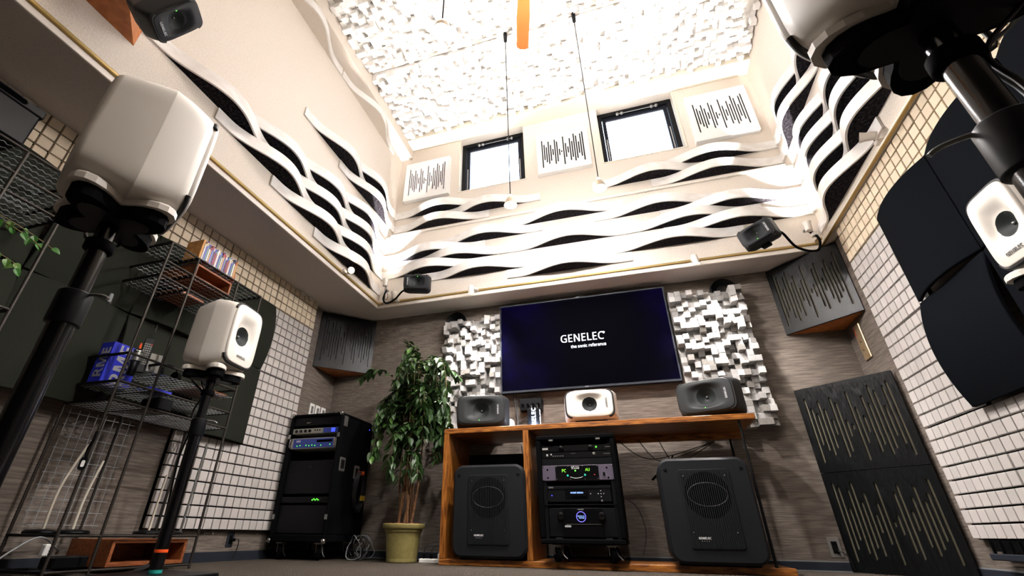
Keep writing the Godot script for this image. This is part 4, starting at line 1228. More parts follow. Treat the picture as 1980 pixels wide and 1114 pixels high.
	knob(u, Vector3(0.15, 0.018, 0.0), 0.007, 0.004, M.steel, "socket")
	# receiver
	u = thing("av_receiver", "large black receiver with a violet ringed round display", "receiver", Vector3(cx + 0.005, y0 + t, z))
	part(u, "body", bb(-0.222, 0.222, 0.008, 0.182, -0.34, 0.0, null, 0.006), M.black_satin)
	part(u, "centre_plate", bb(-0.13, 0.135, 0.01, 0.18, 0.0, 0.006, null, 0.002), M.black_gloss)
	knob(u, Vector3(-0.138, 0.132, 0.0), 0.024, 0.022, M.black_gloss)
	knob(u, Vector3(0.13, 0.132, 0.006), 0.024, 0.022, M.black_gloss)
	var ring := []
	for i in 33: ring.append(Vector3(-0.005 + cos(TAU * i / 32) * 0.030, 0.128 + sin(TAU * i / 32) * 0.030, 0.008))
	part(u, "display_ring", MB.new().tube(ring, 0.0022, 6, false), M.led_violet)
	words(u, "display_text", "MEDIA PL", 0.008, M.display_pale, Transform3D(Basis(), Vector3(-0.005, 0.131, 0.0075)))
	words(u, "display_text", "-40.0dB", 0.008, M.display_pale, Transform3D(Basis(), Vector3(-0.003, 0.121, 0.0075)))
	words(u, "lettering", "marantz", 0.008, M.silver_print, Transform3D(Basis(), Vector3(-0.005, 0.172, 0.0075)))
	part(u, "silver_line", bb(-0.105, 0.12, 0.083, 0.0855, 0.006, 0.009), M.steel)
	part(u, "badge", MB.new().ext(rrect(0.042, 0.012, 0.005), 0.006, 0.009, Transform3D(Basis(), Vector3(-0.095, 0.072, 0))), M.silver_print)
	for x in [-0.16, 0.16]:
		part(u, "foot", bb(x - 0.02, x + 0.02, 0.0, 0.008, -0.05, -0.01), M.steel)

func television() -> void:
	var x0 := -1.083; var x1 := 0.476; var y0 := 1.328; var y1 := 2.212; var z := -4.10
	var o := thing("television", "large black wall television showing a small white logo on dark blue", "television", Vector3((x0 + x1) / 2, (y0 + y1) / 2, z))
	var w := x1 - x0; var h := y1 - y0
	var bz := 0.012
	part(o, "housing", MB.new().box(Vector3(0, 0, -0.03), Vector3(w, h, 0.056), 0.004), M.black_satin)
	var f := MB.new()
	bb(-w / 2, -w / 2 + bz, -h / 2, h / 2, -0.004, 0.004, f); bb(w / 2 - bz, w / 2, -h / 2, h / 2, -0.004, 0.004, f)
	bb(-w / 2 + bz, w / 2 - bz, h / 2 - bz, h / 2, -0.004, 0.004, f); bb(-w / 2 + bz, w / 2 - bz, -h / 2, -h / 2 + 0.017, -0.004, 0.004, f)
	part(o, "bezel", f, M.base_board)
	var sc := part(o, "screen", bb(-w / 2 + bz, w / 2 - bz, -h / 2 + 0.017, h / 2 - bz, -0.004, 0.0), screen_material(w, h))
	words(sc, "logo", "GENELEC", 0.070, M.logo_white, Transform3D(Basis(), Vector3(0.0, 0.026, 0.003)))
	knobdot(sc, Vector3(0.20, 0.056, 0.003), 0.010)
	words(sc, "tagline", "the sonic reference", 0.0265, M.logo_white, Transform3D(Basis(), Vector3(0.052, -0.056, 0.003)))
	part(o, "stand_bar", bb(-0.12, 0.13, -h / 2 - 0.03, -h / 2 - 0.018, -0.02, 0.0, null, 0.003), M.steel)
	words(o, "lettering", "SONY", 0.010, M.silver_print, Transform3D(Basis(), Vector3(0.0, -h / 2 + 0.008, 0.005)))
	words(o, "lettering", "SONY", 0.010, M.silver_print, Transform3D(Basis(), Vector3(0.0, h / 2 + 0.002, 0.005)))
	part(o, "wall_mount", bb(-0.3, 0.3, -0.2, 0.2, -0.098, -0.058), M.black_metal)

func knobdot(o: Node3D, at: Vector3, r: float) -> void:
	part(o, "logo_dot", MB.new().lathe([Vector2(0, -0.001), Vector2(r, -0.001), Vector2(r, 0.001), Vector2(0, 0.001)], 16, Transform3D(Basis(Vector3.RIGHT, PI / 2), at)), M.logo_white)

func screen_material(w: float, h: float) -> StandardMaterial3D:
	# the picture on the screen: near black with dim blue patches
	var im := Image.create(128, 72, false, Image.FORMAT_RGB8)
	var f := FastNoiseLite.new()
	f.seed = 3; f.frequency = 0.02
	for y in 72:
		for x in 128:
			var e: float = clampf(1.0 - x / 55.0, 0, 1) * 0.7 + clampf((x - 96) / 40.0, 0, 1) * 0.6
			var b: float = clampf(e * (0.55 + 0.8 * f.get_noise_2d(x, y)), 0.0, 1.0)
			im.set_pixel(x, y, Color(0.07 * b, 0.02 * b, 0.42 * b + 0.02))
	var t := ImageTexture.create_from_image(im)
	var m := sm("screen_picture", Color(0.01, 0.01, 0.015), 0.6)
	m.metallic_specular = 0.05
	m.emission_enabled = true
	m.emission = Color.WHITE
	m.emission_operator = BaseMaterial3D.EMISSION_OP_MULTIPLY
	m.emission_texture = t
	m.emission_energy_multiplier = 1.0
	m.uv1_triplanar = true
	m.uv1_scale = Vector3(1.0 / w, 1.0 / h, 1.0)
	m.uv1_offset = Vector3(0.5, 0.5, 0.0)
	return m

# ---------- flight-case rack and plant ----------
func floor_racks() -> void:
	var x0 := -2.885; var x1 := -2.365; var y0 := 0.125; var y1 := 1.115; var zf := -3.535; var zb := -4.08
	var o := thing("flight_case_rack", "tall black flight-case rack on casters in the left back corner", "rack", Vector3((x0 + x1) / 2, 0, (zf + zb) / 2))
	var I := Transform3D(Basis(), -o.position)
	var t := 0.022
	part(o, "case_top", bb(x0, x1, y1 - t, y1, zb, zf, null, 0.005), M.case_carpet, I)
	part(o, "case_bottom", bb(x0, x1, y0, y0 + 0.05, zb, zf, null, 0.005), M.case_carpet, I)
	part(o, "case_side", bb(x0, x0 + t, y0 + 0.05, y1 - t, zb, zf, null, 0.005), M.case_carpet, I)
	part(o, "case_side", bb(x1 - t, x1, y0 + 0.05, y1 - t, zb, zf, null, 0.005), M.case_carpet, I)
	part(o, "case_back", bb(x0 + t, x1 - t, y0 + 0.05, y1 - t, zb, zb + 0.02), M.case_carpet, I)
	# steel corners
	for x in [x0, x1]:
		for y in [y0, y1]:
			for z in [zf, zb]:
				part(o, "steel_corner", MB.new().lathe([Vector2(0.0, -0.02), Vector2(0.016, -0.014), Vector2(0.021, 0.0), Vector2(0.016, 0.014), Vector2(0.0, 0.02)], 8, Transform3D(Basis(), Vector3(x + (0.008 if x == x0 else -0.008), y + (0.008 if y == y0 else -0.008), z + (0.008 if z == zb else -0.008)))), M.chrome, I)
	for q in [[x1 - 0.012, 0.925], [x0 + 0.012, 0.925], [x1 - 0.012, 0.30], [x0 + 0.012, 0.30]]:
		part(o, "catch", bb(q[0] - 0.012, q[0] + 0.012, q[1] - 0.018, q[1] + 0.018, zf - 0.004, zf + 0.005, null, 0.002), M.steel, I)
	# side hardware: butterfly latch dishes and a plate
	for z in [-3.64, -3.88]:
		var dish := part(o, "latch_dish", MB.new().ext(rrect(0.085, 0.11, 0.012), 0.0, 0.004, Transform3D(face(Vector3.RIGHT), Vector3(x1, 0.70 if z > -3.7 else 0.66, z)), 0.002), M.steel, I)
		part(dish, "latch_wing", MB.new().ext(rrect(0.05, 0.07, 0.008), 0.003, 0.008, Transform3D(face(Vector3.RIGHT), Vector3(x1, 0.70 if z > -3.7 else 0.66, z)), 0.002), M.black_metal)
	part(o, "maker_plate", MB.new().ext(rrect(0.06, 0.085, 0.004), 0.0, 0.003, Transform3D(face(Vector3.RIGHT), Vector3(x1, 1.05, zf - 0.07))), M.steel, I)
	for x in [x0 + 0.08, x1 - 0.08]:
		for z in [zf - 0.07, zb + 0.08]:
			caster(o, Vector3(x, 0, z) - o.position, y0, 0.6)
	var a := x0 + t + 0.002; var b := x1 - t - 0.002; var cx := (a + b) / 2; var w := b - a
	var z := zf - 0.02
	part(o, "blank_panel", bb(a, b, 1.02, y1 - t - 0.002, z - 0.006, z), M.black_satin, I)
	part(o, "panel_handle", MB.new().tube(spline([Vector3(cx - 0.10, 1.05, z), Vector3(cx - 0.095, 1.04, z + 0.012), Vector3(cx - 0.065, 1.04, z + 0.012), Vector3(cx - 0.06, 1.05, z)], 4), 0.0035, 6), M.chrome, I)
	# silver unit with four knobs
	var u := thing("clock_unit", "slim silver unit with four black knobs and a blue screen", "audio unit", Vector3(cx, 0.972, z))
	part(u, "panel", bb(-w / 2, w / 2, -0.022, 0.022, -0.2, 0.0, null, 0.002), M.rack_silver)
	for i in 4: knob(u, Vector3(-0.195 + 0.046 * i, 0.0, 0.0), 0.013, 0.014, M.black_gloss)
	for i in 3: knob(u, Vector3(-0.005 + 0.024 * i, 0.004, 0.0), 0.006, 0.006, M.black_gloss, "key")
	part(u, "screen_window", bb(0.08, 0.235, -0.02, 0.02, 0.0, 0.002), M.rack_blue)
	part(u, "screen", bb(0.16, 0.198, -0.016, 0.016, 0.002, 0.003), M.display_blue)
	# blue two-unit converter
	u = thing("blue_converter", "blue rack unit with silver handles and a row of green lamps", "audio unit", Vector3(cx, 0.868, z))
	part(u, "panel", bb(-w / 2, w / 2, -0.044, 0.044, -0.2, 0.0, null, 0.002), M.rack_silver)
	part(u, "blue_face", bb(-w / 2 + 0.03, w / 2 - 0.03, -0.037, 0.037, 0.0, 0.002), M.rack_blue)
	part(u, "dark_window", bb(0.03, 0.185, 0.005, 0.026, 0.002, 0.003), M.hole)
	words(u, "lettering", "RME", 0.016, M.silver_print, Transform3D(Basis(), Vector3(-0.155, 0.018, 0.003)), true)
	for i in 12:
		if i in [0, 1, 3, 4, 5, 6, 8, 11]:
			part(u, "status_light", bb(-0.165 + 0.03 * i, -0.159 + 0.03 * i, -0.024 + 0.004 * (i % 2), -0.017 + 0.004 * (i % 2), 0.002, 0.004), M.led_green)
	for s in [-1.0, 1.0]:
		part(u, "handle", MB.new().tube(spline([Vector3(s * (w / 2 - 0.014), -0.034, 0.0), Vector3(s * (w / 2 - 0.014), -0.03, 0.026), Vector3(s * (w / 2 - 0.014), 0.03, 0.026), Vector3(s * (w / 2 - 0.014), 0.034, 0.0)], 4), 0.004, 6), M.chrome)
	u = thing("drawer_unit", "black drawer unit in the middle of the flight-case rack", "drawer", Vector3(cx, 0.57, z - 0.02))
	part(u, "front", bb(-w / 2, w / 2, -0.10, 0.16, -0.2, 0.0, null, 0.003), M.black_satin)
	part(u, "latch", bb(-0.015, 0.015, 0.10, 0.115, 0.0, 0.006), M.black_gloss)
	u = thing("network_unit", "black unit with a cluster of bright green lamps low in the flight-case rack", "audio unit", Vector3(cx, 0.425, z - 0.01))
	part(u, "panel", bb(-w / 2, w / 2, -0.022, 0.022, -0.2, 0.0, null, 0.002), M.black_satin)
	part(u, "port_row", bb(-0.03, 0.07, -0.006, 0.008, 0.0, 0.002), M.black_metal)
	for i in 5:
		part(u, "status_light", bb(0.072 + 0.014 * i, 0.080 + 0.014 * i, -0.006 + 0.007 * (i % 2), 0.002 + 0.007 * (i % 2), 0.0, 0.003), M.led_green)
	single("blank_panel", "plain black blank panel at the foot of the flight-case rack", "panel", bb(-w / 2, w / 2, -0.10, 0.10, -0.006, 0.0), M.black_satin, Transform3D(Basis(), Vector3(cx, 0.285, z - 0.015)))
	# things on top and cables at the side
	var d := thing("white_dish", "small white dish lying on the flight-case rack", "dish", Vector3(-2.50, y1, -3.62))
	part(d, "dish_body", MB.new().lathe([Vector2(0.0, 0.0), Vector2(0.03, 0.0), Vector2(0.05, 0.014), Vector2(0.047, 0.014), Vector2(0.0, 0.006)], 20), M.plastic_white)
	var k := thing("power_adapter", "black adapter with a blue light at the rear of the flight-case rack", "adapter", Vector3(x1, 1.0, -4.0))
	part(k, "shell", bb(0.0, 0.06, -0.06, 0.07, -0.03, 0.03, null, 0.008), M.black_gloss)
	part(k, "status_light", MB.new().box(Vector3(0.03, 0.04, 0.031), Vector3(0.008, 0.008, 0.004), 0.002), M.led_blue)
	# coil of cable hung on the side, with an orange tie
	var coil := MB.new()
	var rr := RandomNumberGenerator.new()
	rr.seed = 4
	for i in 9:
		var pts := []
		var rx := 0.055 + rr.randf() * 0.02; var ry := 0.13 + rr.randf() * 0.03
		for j in 25:
			var tt := TAU * j / 24
			pts.append(Vector3(0.012 + 0.012 * rr.randf() + 0.004 * i, -ry + ry * cos(tt), rx * sin(tt) + 0.006 * rr.randf()))
		coil.tube(pts, 0.0045, 5, false)
	var cc := thing("cable_coil", "black cable coil with an orange tie on the flight-case rack side", "cable", Vector3(x1 + 0.002, 0.665, -3.90))
	part(cc, "loops", coil, M.cable_black)
	part(cc, "orange_tie", MB.new().tube([Vector3(0.0, -0.01, 0), Vector3(0.06, -0.01, 0)], 0.016, 10), M.orange_tape)
	single("yellow_tag", "yellow tag hanging among the coiled cable", "tag", bb(0.0, 0.006, -0.02, 0.02, -0.035, 0.035), M.yellow_card, Transform3D(Basis(), Vector3(x1 + 0.06, 0.455, -3.93)))
	# floor tangle
	for i in 7:
		var pts := []
		var c := Vector3(-2.24 + 0.04 * rr.randf(), 0.0, -3.92 + 0.03 * i)
		for j in 17:
			var tt := TAU * j / 16 * 1.0
			pts.append(c + Vector3(cos(tt) * (0.05 + 0.03 * rr.randf()), max(0.006, 0.09 + sin(tt) * 0.085), 0.03 * sin(tt * 2.0 + i)))
		single("floor_cable", "loose looped cable on the carpet beside the flight-case rack", "cable", MB.new().tube(pts, 0.004, 5, false), M.cable_black if i % 3 else M.cable_grey, Transform3D(), "loose cables by the flight-case rack")
	for i in 4:
		single("floor_cable", "cable lying along the back wall behind the plant pot", "cable", MB.new().tube(spline([Vector3(-2.22, 0.008, -3.95 + 0.02 * i), Vector3(-2.0, 0.012, -3.99 + 0.01 * i), Vector3(-1.8, 0.008, -4.02 + 0.03 * i), Vector3(-1.60, 0.01, -3.98)], 6), 0.005, 5), M.cable_grey if i == 1 else M.cable_black, Transform3D(), "cables behind the pot")
	# power strip with plugs
	var ps := thing("power_strip", "white power strip on the carpet between pot and cabinet", "power strip", Vector3(-1.545, 0.0, -3.76), Basis(Vector3.UP, 0.1))
	part(ps, "body", MB.new().box(Vector3(0, 0.014, 0), Vector3(0.20, 0.028, 0.05), 0.004), M.plastic_white)
	for i in 3:
		part(ps, "plug", MB.new().box(Vector3(-0.07 + 0.06 * i, 0.045, 0), Vector3(0.02, 0.034, 0.024), 0.005), M.plastic_white if i == 2 else M.rubber)
		part(ps, "plug_cable", MB.new().tube(spline([Vector3(-0.07 + 0.06 * i, 0.06, 0), Vector3(-0.06 + 0.06 * i, 0.10, -0.01), Vector3(0.0 + 0.05 * i, 0.115, -0.03), Vector3(0.11, 0.07 + 0.01 * i, -0.06)], 6), 0.0042, 6), M.cable_white if i == 2 else M.cable_black)

func leaf_mesh(l: float, w: float, droop: float) -> ArrayMesh:
	# pointed oval leaf, folded along the midrib, tip along +x
	var m := MB.new()
	var n := 5
	var mid := []; var lf := []; var rt := []
	for i in n + 1:
		var t := float(i) / n
		var ww := w * pow(sin(PI * pow(t, 0.75)), 0.85) / 2 if i < n else 0.0
		var x := l * t
		var y := -droop * l * t * t
		mid.append(Vector3(x, y, 0)); lf.append(Vector3(x, y + ww * 0.35, -ww)); rt.append(Vector3(x, y + ww * 0.35, ww))
	for i in n:
		m.quad(mid[i], mid[i + 1], lf[i + 1], lf[i])
		m.quad(rt[i], rt[i + 1], mid[i + 1], mid[i])
	return m.mesh()

func plant() -> void:
	var c := Vector3(-1.782, 0, -3.72)
	var o := thing("plant_pot", "olive glazed plastic pot with a thick banded rim", "plant pot", c)
	part(o, "pot_wall", MB.new().lathe([Vector2(0.0, 0.0), Vector2(0.112, 0.0), Vector2(0.116, 0.006), Vector2(0.117, 0.024), Vector2(0.113, 0.028), Vector2(0.118, 0.036), Vector2(0.134, 0.196), Vector2(0.139, 0.20), Vector2(0.144, 0.204), Vector2(0.146, 0.214), Vector2(0.142, 0.219), Vector2(0.155, 0.224), Vector2(0.162, 0.229), Vector2(0.164, 0.252), Vector2(0.161, 0.258), Vector2(0.150, 0.258), Vector2(0.148, 0.235), Vector2(0.0, 0.235)], 48), M.pot_glaze)
	var chips := MB.new()
	var r := RandomNumberGenerator.new()
	r.seed = 77
	for i in 160:
		var a := r.randf() * TAU; var q := sqrt(r.randf()) * 0.142
		chips.box(Vector3(cos(a) * q, 0.243 + r.randf() * 0.014, sin(a) * q), Vector3(0.026, 0.008, 0.013), 0.0, Basis.from_euler(Vector3(r.randf_range(-0.5, 0.5), r.randf() * TAU, r.randf_range(-0.5, 0.5))))
	var ch := single("bark_mulch", "reddish bark chips filling the plant pot", "mulch", chips, M.bark_chip, Transform3D(Basis(), c))
	ch.set_meta("kind", "stuff")
	var t := thing("ficus_plant", "bushy weeping fig with a bundle of thin woody stems", "plant", c + Vector3(0, 0.245, 0))
	# stems
	var tips := []
	for i in 11:
		var a := TAU * i / 11.0 + r.randf() * 0.3
		var b0 := Vector3(cos(a) * 0.055, -0.02, sin(a) * 0.055)
		var lean := Vector3(0.03, 0, 0.0)
		var pts := [b0]
		for k in range(1, 6):
			var f := k / 5.0
			var aa := a + f * (1.6 if i % 2 else -1.2)
			var rad: float = 0.055 + 0.025 * sin(f * 3.0 + i) + (0.10 * max(0.0, f - 0.6))
			pts.append(Vector3(cos(aa) * rad, 0.0 + f * (0.78 + 0.06 * sin(i * 2.1)), sin(aa) * rad) + lean * f * 1.0)
		part(t, "stem", MB.new().tube(spline(pts, 5), range(26).map(func(k): return lerp(0.0125 if i < 6 else 0.007, 0.005, k / 25.0)), 7), M.bark)
		tips.append(pts[-1])
	# limbs through the crown and hanging twigs
	var twigs := []
	for i in 78:
		var base: Vector3 = tips[i % 11] * (0.75 + 0.25 * r.randf()) + Vector3(0, r.randf_range(-0.15, 0.2), 0)
		var a := TAU * r.randf()
		var reach := r.randf_range(0.12, 0.36)
		var up := r.randf_range(0.0, 0.52)
		var e := Vector3(cos(a) * reach, 0, sin(a) * reach * 0.8)
		var drop := r.randf_range(0.05, 0.34)
		var pts := [base, base + e * 0.4 + Vector3(0, up, 0), base + e * 0.8 + Vector3(0, up * 0.95, 0), base + e + Vector3(0, up - drop, 0)]
		twigs.append(spline(pts, 6))
	# a few that stand out: one reaching left, one upright tip
	twigs.append(spline([Vector3(-0.05, 0.95, 0), Vector3(-0.25, 1.22, 0.02), Vector3(-0.40, 1.28, 0.03), Vector3(-0.53, 1.20, 0.05)], 6))
	twigs.append(spline([Vector3(-0.02, 1.0, 0), Vector3(-0.04, 1.25, 0.02), Vector3(-0.08, 1.42, 0.02), Vector3(-0.09, 1.53, 0.02)], 6))
	twigs.append(spline([Vector3(0.05, 0.9, 0), Vector3(0.20, 1.22, 0.05), Vector3(0.30, 1.26, 0.06), Vector3(0.34, 1.05, 0.08)], 6))
	twigs.append(spline([Vector3(0.04, 0.4, 0.05), Vector3(0.08, 0.52, 0.10), Vector3(0.12, 0.48, 0.11), Vector3(0.14, 0.36, 0.12)], 6))
	for w in twigs:
		part(t, "twig", MB.new().tube(w, 0.003, 5), M.stem)
	var kinds := [leaf_mesh(0.082, 0.042, 0.25), leaf_mesh(0.068, 0.036, 0.45), leaf_mesh(0.094, 0.046, 0.15)]
	var cols := [M.leaf_dark, M.leaf_mid, M.leaf_mid, M.leaf_light, M.leaf_light]
	var spots := []
	for w in twigs:
		for k in range(3, w.size()):
			for s in 2:
				if r.randf() < 0.12: continue
				var d: Vector3 = (w[k] - w[k - 1]).normalized()
				var side := d.cross(Vector3.UP).normalized() * (1 if s else -1)
				var out := (d * 0.55 + side * 0.8 + Vector3(r.randf_range(-0.4, 0.4), r.randf_range(-0.75, 0.1), r.randf_range(-0.4, 0.4))).normalized()
				var z := out.cross(Vector3(r.randf_range(-0.5, 0.5), 1, r.randf_range(-0.5, 0.5))).normalized()
				spots.append(Transform3D(Basis(out, z.cross(out).normalized(), z) * Basis.from_scale(Vector3.ONE * r.randf_range(0.8, 1.15)), w[k]))
	for k in spots.size():
		var q := k * 37 % spots.size()
		if k < 300:
			part(t, "leaf", kinds[k % 3], cols[r.randi() % 5], spots[k * (spots.size() / 300)])
	var rest := MultiMesh.new()
	rest.transform_format = MultiMesh.TRANSFORM_3D
	rest.mesh = kinds[0]
	var left := []
	var step: int = spots.size() / 300
	for k in spots.size():
		if k % step != 0 or k / step >= 300: left.append(spots[k])
	rest.instance_count = left.size()
	for k in left.size(): rest.set_instance_transform(k, left[k])
	var mm := MultiMeshInstance3D.new()
	mm.name = "inner_foliage"
	mm.multimesh = rest
	mm.material_override = M.leaf_mid
	mm.set_meta("kind", "stuff")
	t.add_child(mm)

# ---------- ribbed iron shelves on the left and what stands on them ----------
func rebar(a: Vector3, b: Vector3, r: float) -> MB:
	# round bar with rolled ribs
	var L := a.distance_to(b)
	var n := int(L / 0.0062)
	var pts := []; var rs := []
	for i in n + 1:
		pts.append(a.lerp(b, float(i) / n)); rs.append(r * (1.16 if i % 2 else 0.9))
	return MB.new().tube(pts, rs, 6)

func bar(a: Vector3, b: Vector3, s: float) -> MB:
	var d := b - a
	var B := face(d, Vector3.UP if absf(d.normalized().y) < 0.9 else Vector3.RIGHT)
	return MB.new().box((a + b) / 2, Vector3(s, s, d.length()), 0.0, B)

func zigzag(m: MB, a: Vector3, b: Vector3, amp: Vector3, step: float, r: float) -> void:
	var n := int(a.distance_to(b) / step)
	var pts := []
	for i in n + 1:
		pts.append(a.lerp(b, float(i) / n) + amp * (1.0 if i % 2 else -1.0))
	m.tube(pts, r, 3, false)

func rack_unit(z0: float, label: String) -> Node3D:
	var xf := -2.56; var xb := -2.895
	var o := thing("rebar_shelf", label, "shelf", Vector3((xf + xb) / 2, 0, z0 - 0.4), Basis(), "rebar shelves along the left wall")
	var I := Transform3D(Basis(), -o.position)
	var fz := [z0, z0 - 0.205, z0 - 0.555, z0 - 0.795]
	var post := rebar(Vector3(0, 0, 0), Vector3(0, 1.77, 0), 0.0078).mesh()
	for z in fz: part(o, "post", post, M.iron, I * Transform3D(Basis(), Vector3(xf, 0, z)))
	for z in [z0, z0 - 0.33, z0 - 0.795]: part(o, "post", post, M.iron, I * Transform3D(Basis(), Vector3(xb, 0, z)))
	var long := rebar(Vector3.ZERO, Vector3(0, 0, -0.795), 0.0062).mesh()
	for y in [1.77, 1.64, 1.54, 1.045, 0.89, 0.79, 0.165, 0.02]:
		part(o, "front_bar", long, M.iron, I * Transform3D(Basis(), Vector3(xf, y, z0)))
		if y < 1.0 or y > 1.5:
			part(o, "rear_bar", long, M.iron_dark, I * Transform3D(Basis(), Vector3(xb, y, z0)))
		for z in ([z0, z0 - 0.205, z0 - 0.795] if y > 0.5 else [z0, z0 - 0.795]):
			part(o, "cross_bar", bar(Vector3(xb, y, z), Vector3(xf, y, z), 0.012), M.iron_dark, I)
	# zigzag wire shelves
	for y in [1.77, 1.64, 1.54]:
		var m := MB.new()
		for k in 7:
			var x: float = lerp(xb + 0.03, xf - 0.03, k / 6.0)
			zigzag(m, Vector3(x, y - 0.003, z0), Vector3(x, y - 0.003, z0 - 0.795), Vector3(0, 0.0045, 0), 0.016, 0.0024)
		for k in 5:
			var z: float = z0 - 0.08 - 0.155 * k
			m.tube([Vector3(xb, y - 0.006, z), Vector3(xf, y - 0.006, z)], 0.002, 4, false)
		part(o, "wire_deck", m, M.wire, I).set_meta("kind", "stuff")
	for y in [0.995, 0.89, 0.79]:
		var m := MB.new()
		var za: float = z0 if y < 0.9 else z0 - 0.205
		for k in 12:
			var x: float = lerp(xb + 0.014, xf - 0.014, k / 11.0)
			zigzag(m, Vector3(x, y - 0.003, za), Vector3(x, y - 0.003, z0 - 0.795), Vector3(0.010, 0, 0), 0.018, 0.0026)
		part(o, "mesh_deck", m, M.wire, I).set_meta("kind", "stuff")
	# lower back grid
	var g := MB.new()
	for k in 8:
		var z: float = z0 - 0.04 - 0.05 * k
		g.tube([Vector3(xb, 0.20, z), Vector3(xb, 0.77, z)], 0.0016, 4, false)
	for k in 10:
		var y := 0.21 + 0.06 * k
		g.tube([Vector3(xb, y, z0 - 0.03), Vector3(xb, y, z0 - 0.42)], 0.0016, 4, false)
	part(o, "back_grid", g, M.wire_light, I).set_meta("kind", "stuff")
	return o

func shelf_racks() -> void:
	var A := rack_unit(-0.345, "ribbed iron shelf with hanging ivy and a black crate on top")
	var B := rack_unit(-1.715, "ribbed iron shelf holding discs, the blue carton and wooden boxes")
	# black crate on the near shelf
	var c := thing("black_crate", "black ribbed plastic crate with a slotted grip on the ivy shelf", "crate", Vector3(-2.72, 1.778, -0.66))
	part(c, "crate_wall", MB.new().box(Vector3(0, 0.115, 0), Vector3(0.33, 0.23, 0.42), 0.01), M.black_satin)
	part(c, "rim", MB.new().box(Vector3(0, 0.205, 0), Vector3(0.345, 0.05, 0.435), 0.006), M.black_satin)
	part(c, "grip_slot", MB.new().ext(rrect(0.13, 0.026, 0.012), 0.0, 0.004, Transform3D(face(Vector3.RIGHT), Vector3(0.1715, 0.205, -0.07))), M.hole)
	single("adapter_clip", "small grey adapter clipped to the far post of the disc shelf", "adapter", MB.new().box(Vector3.ZERO, Vector3(0.03, 0.06, 0.022), 0.004), M.cable_grey, Transform3D(Basis(), Vector3(-2.895, 1.42, -1.700)))
	# hanging ivy
	var iv := thing("ivy_sprays", "ivy sprays with glossy green leaves hanging through the near shelf", "plant", Vector3(-2.62, 1.5, -0.9))
	var lm := [leaf_mesh(0.052, 0.036, 0.2), leaf_mesh(0.042, 0.03, 0.35)]
	var rr := RandomNumberGenerator.new()
	rr.seed = 9
	for k in 3:
		var y: float = [-0.095, -0.115, -0.255][k]
		var pts := spline([Vector3(0.0, y, [0.12, 0.14, 0.14][k]), Vector3(0.03, y + 0.03, -0.02), Vector3(0.05, y + 0.01, -0.16), Vector3(0.06, y - 0.02, -0.28 + 0.05 * k)], 6)
		part(iv, "vine", MB.new().tube(pts, 0.0025, 5), M.stem)
		for j in range(1, pts.size(), 2):
			var d: Vector3 = Vector3(rr.randf_range(-0.2, 0.7), rr.randf_range(-1.0, -0.1), rr.randf_range(-0.8, 0.4)).normalized()
			var z := d.cross(Vector3(0.8, 0.5, 0.6)).normalized()
			part(iv, "leaf", lm[j % 2], M.ivy_leaf if rr.randf() < 0.7 else M.leaf_light, Transform3D(Basis(d, z.cross(d).normalized(), z), pts[j]))
	# ---- far shelf: top deck ----
	var yt := 1.779
	single("wooden_bookend", "tan wooden board standing at the near end of the disc row", "bookend", MB.new().box(Vector3(0, 0.073, 0), Vector3(0.14, 0.146, 0.016), 0.002), M.bookend_wood, Transform3D(Basis(), Vector3(-2.64, yt, -1.924)), "tan bookends on the disc shelf")
	single("wooden_bookend", "tan wooden board standing at the far end of the disc row", "bookend", MB.new().box(Vector3(0, 0.070, 0), Vector3(0.14, 0.14, 0.012), 0.002), M.bookend_wood, Transform3D(Basis(), Vector3(-2.64, yt, -2.226)), "tan bookends on the disc shelf")
	var z := -1.936
	var i := 0
	var caps := {"blue": M.blue_card}
	while z > -2.214:
		var t: float = [0.0105, 0.0135, 0.011, 0.015][i * 7 % 4]
		var h: float = [0.125, 0.142, 0.135, 0.13][i * 5 % 4]
		var d := thing("disc_case", "thin plastic disc case in the row between the tan bookends", "disc case", Vector3(-2.64, yt, z - t / 2), Basis(), "disc cases on the top deck")
		part(d, "case", MB.new().box(Vector3(0, h / 2, 0), Vector3(0.135, h, t * 0.93), 0.001), M["cd_%d" % (i * 4 % 9)])
		part(d, "spine_label", bb(0.0675, 0.0682, 0.01, h * 0.8, -t * 0.33, t * 0.33), M["cd_%d" % ((i * 4 + 6) % 9)])
		if i % 5 in [1, 3]: part(d, "blue_top", bb(-0.068, 0.0685, h, h + 0.004, -t * 0.45, t * 0.45), M.blue_card)
		z -= t; i += 1
	single("small_booklet", "dark red booklet leaning past the end of the disc row", "booklet", MB.new().box(Vector3(0, 0.055, 0), Vector3(0.09, 0.11, 0.012), 0.001), M["cd_2"], Transform3D(Basis(Vector3.RIGHT, 0.18), Vector3(-2.64, yt, -2.262)))
	# open wooden boxes
	open_box("shallow open wooden box under the disc row", Vector3(-2.725, 1.647, -2.085), Vector3(0.30, 0.10, 0.305), 0.014)
	open_box("open wooden box on the floor of the disc shelf", Vector3(-2.73, 0.028, -2.24), Vector3(0.30, 0.122, 0.46), 0.018)
	# blue carton with silver print
	var b := thing("blue_carton", "bright blue carton with large silver letters on the middle deck", "carton", Vector3(-2.755, 0.897, -1.80))
	part(b, "carton_body", MB.new().box(Vector3(0, 0.115, 0), Vector3(0.098, 0.23, 0.17), 0.0015), M.blue_card)
	words(b, "lettering", "RME", 0.062, M.silver_print, Transform3D(Basis(Vector3.BACK, PI / 2), Vector3(0.006, 0.112, 0.0856)), true)
	words(b, "lettering", "RME", 0.080, M.silver_print, Transform3D(face(Vector3.RIGHT) * Basis(Vector3.BACK, PI / 2), Vector3(0.0496, 0.112, 0.0)), true)
